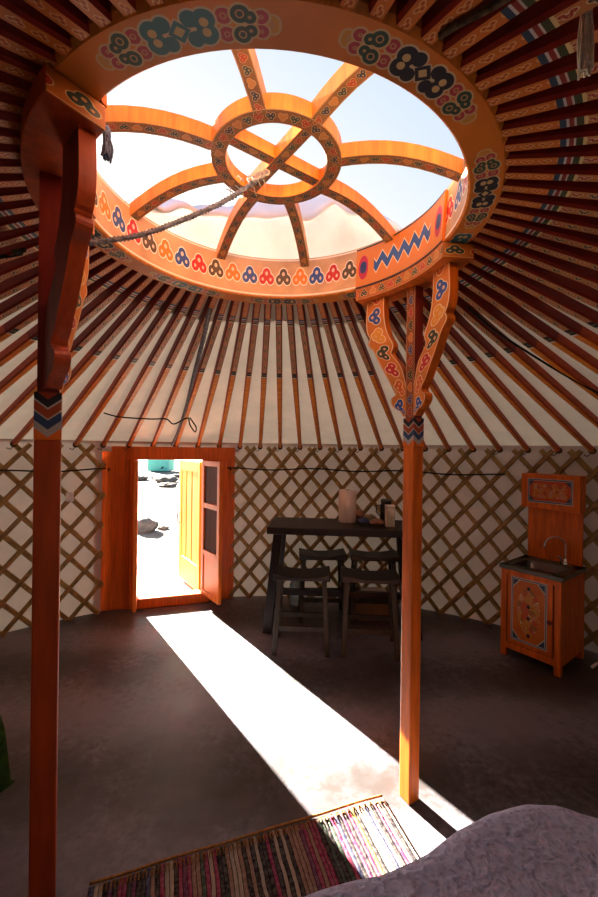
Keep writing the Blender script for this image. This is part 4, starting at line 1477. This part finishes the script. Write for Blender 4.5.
def tassel(c, L, r, mat, matk, name, label, n=26, spread=1.2):
    root = empty(name, c, 0, label, 'tassel')
    m = MB(); m.tube([c, c + Vector((0, 0, -.02)), c + Vector((0, 0, -.035))], [r * .5, r * .75, r * .6], 10); m.build('head', matk, root)
    s = MB()
    for i in range(n):
        a = 2 * PI * i / n * 2.4; rr = r * random.uniform(.15, .8)
        p = c + Vector((math.cos(a) * rr * .7, math.sin(a) * rr * .7, -.03))
        e = c + Vector((math.cos(a) * rr * spread, math.sin(a) * rr * spread, -L * random.uniform(.86, 1)))
        q = (p + e) / 2 + Vector((random.uniform(-1, 1), random.uniform(-1, 1), 0)) * r * .35
        s.tube(catmull([p, q, e], 3), r * .16, 5)
    s.build('strands', mat, root)
    return root
tassel(at(107, 127, .98) , .085, .014, M['blueyarn'], M['blueyarn'], 'yarn_tassel', 'slate blue yarn tassel hanging from the end of the crown board')
tassel(at(587, -6, .66), .14, .013, M['hair'], M['hair'], 'horsehair_tassel', 'pale horsehair tassel hanging from the rafters', 34, 1.0)

# ------------------------------------------------------------------ light, sky, camera
SUN_AZ = Vector((.603, -.798, 0)).normalized()    # travel direction on the floor
EL = math.radians(22.5)
sd = Vector((SUN_AZ.x * math.cos(EL), SUN_AZ.y * math.cos(EL), -math.sin(EL)))
L = bpy.data.lights.new('sun', 'SUN'); L.energy = 118; L.angle = math.radians(.5); L.color = (1, .94, .84)
so = bpy.data.objects.new('sun', L); COL.objects.link(so)
so.rotation_euler = sd.to_track_quat('-Z', 'Y').to_euler()

w = bpy.data.worlds.new('sky'); SC.world = w; w.use_nodes = True
nt = w.node_tree; bg = nt.nodes['Background']
tc = nt.nodes.new('ShaderNodeTexCoord')
dt = nt.nodes.new('ShaderNodeVectorMath'); dt.operation = 'DOT_PRODUCT'
nt.links.new(tc.outputs['Generated'], dt.inputs[0]); dt.inputs[1].default_value = tuple(-sd)
sz = nt.nodes.new('ShaderNodeSeparateXYZ'); nt.links.new(tc.outputs['Generated'], sz.inputs[0])
z = X(nt, sz.outputs[2]); dd = X(nt, dt.outputs['Value'])
k = (z * .55 - (dd - .55) * .55).max(0).min(1)
c = ramp(nt, k, [(0, (2.2, 2.05, 1.9, 1)), (.14, (1.05, 1.06, 1.09, 1)), (.26, (.80, .90, 1.03, 1)), (.38, (.60, .76, .98, 1)), (.6, (.50, .70, 1.08, 1))], 'LINEAR')
nt.links.new(c, bg.inputs[0]); bg.inputs[1].default_value = 1.0

# sky portal in the crown opening so the daylight coming through it samples cleanly
cam = bpy.data.cameras.new('camera'); co = bpy.data.objects.new('camera', cam); COL.objects.link(co)
cam.sensor_fit = 'VERTICAL'; cam.sensor_height = 36; cam.lens = F / 897 * 36
cam.clip_start = .02; cam.clip_end = 400
r = Vector((math.cos(ROLL), 0, math.sin(ROLL))); u = Vector((-math.sin(ROLL), 0, math.cos(ROLL))); bk = Vector((0, -1, 0))
co.matrix_world = Matrix(((r.x, u.x, bk.x, 0), (r.y, u.y, bk.y, 0), (r.z, u.z, bk.z, EYE), (0, 0, 0, 1)))
SC.camera = co
SC.view_settings.view_transform = 'Standard'
SC.view_settings.look = 'None'
SC.view_settings.exposure = 0.0
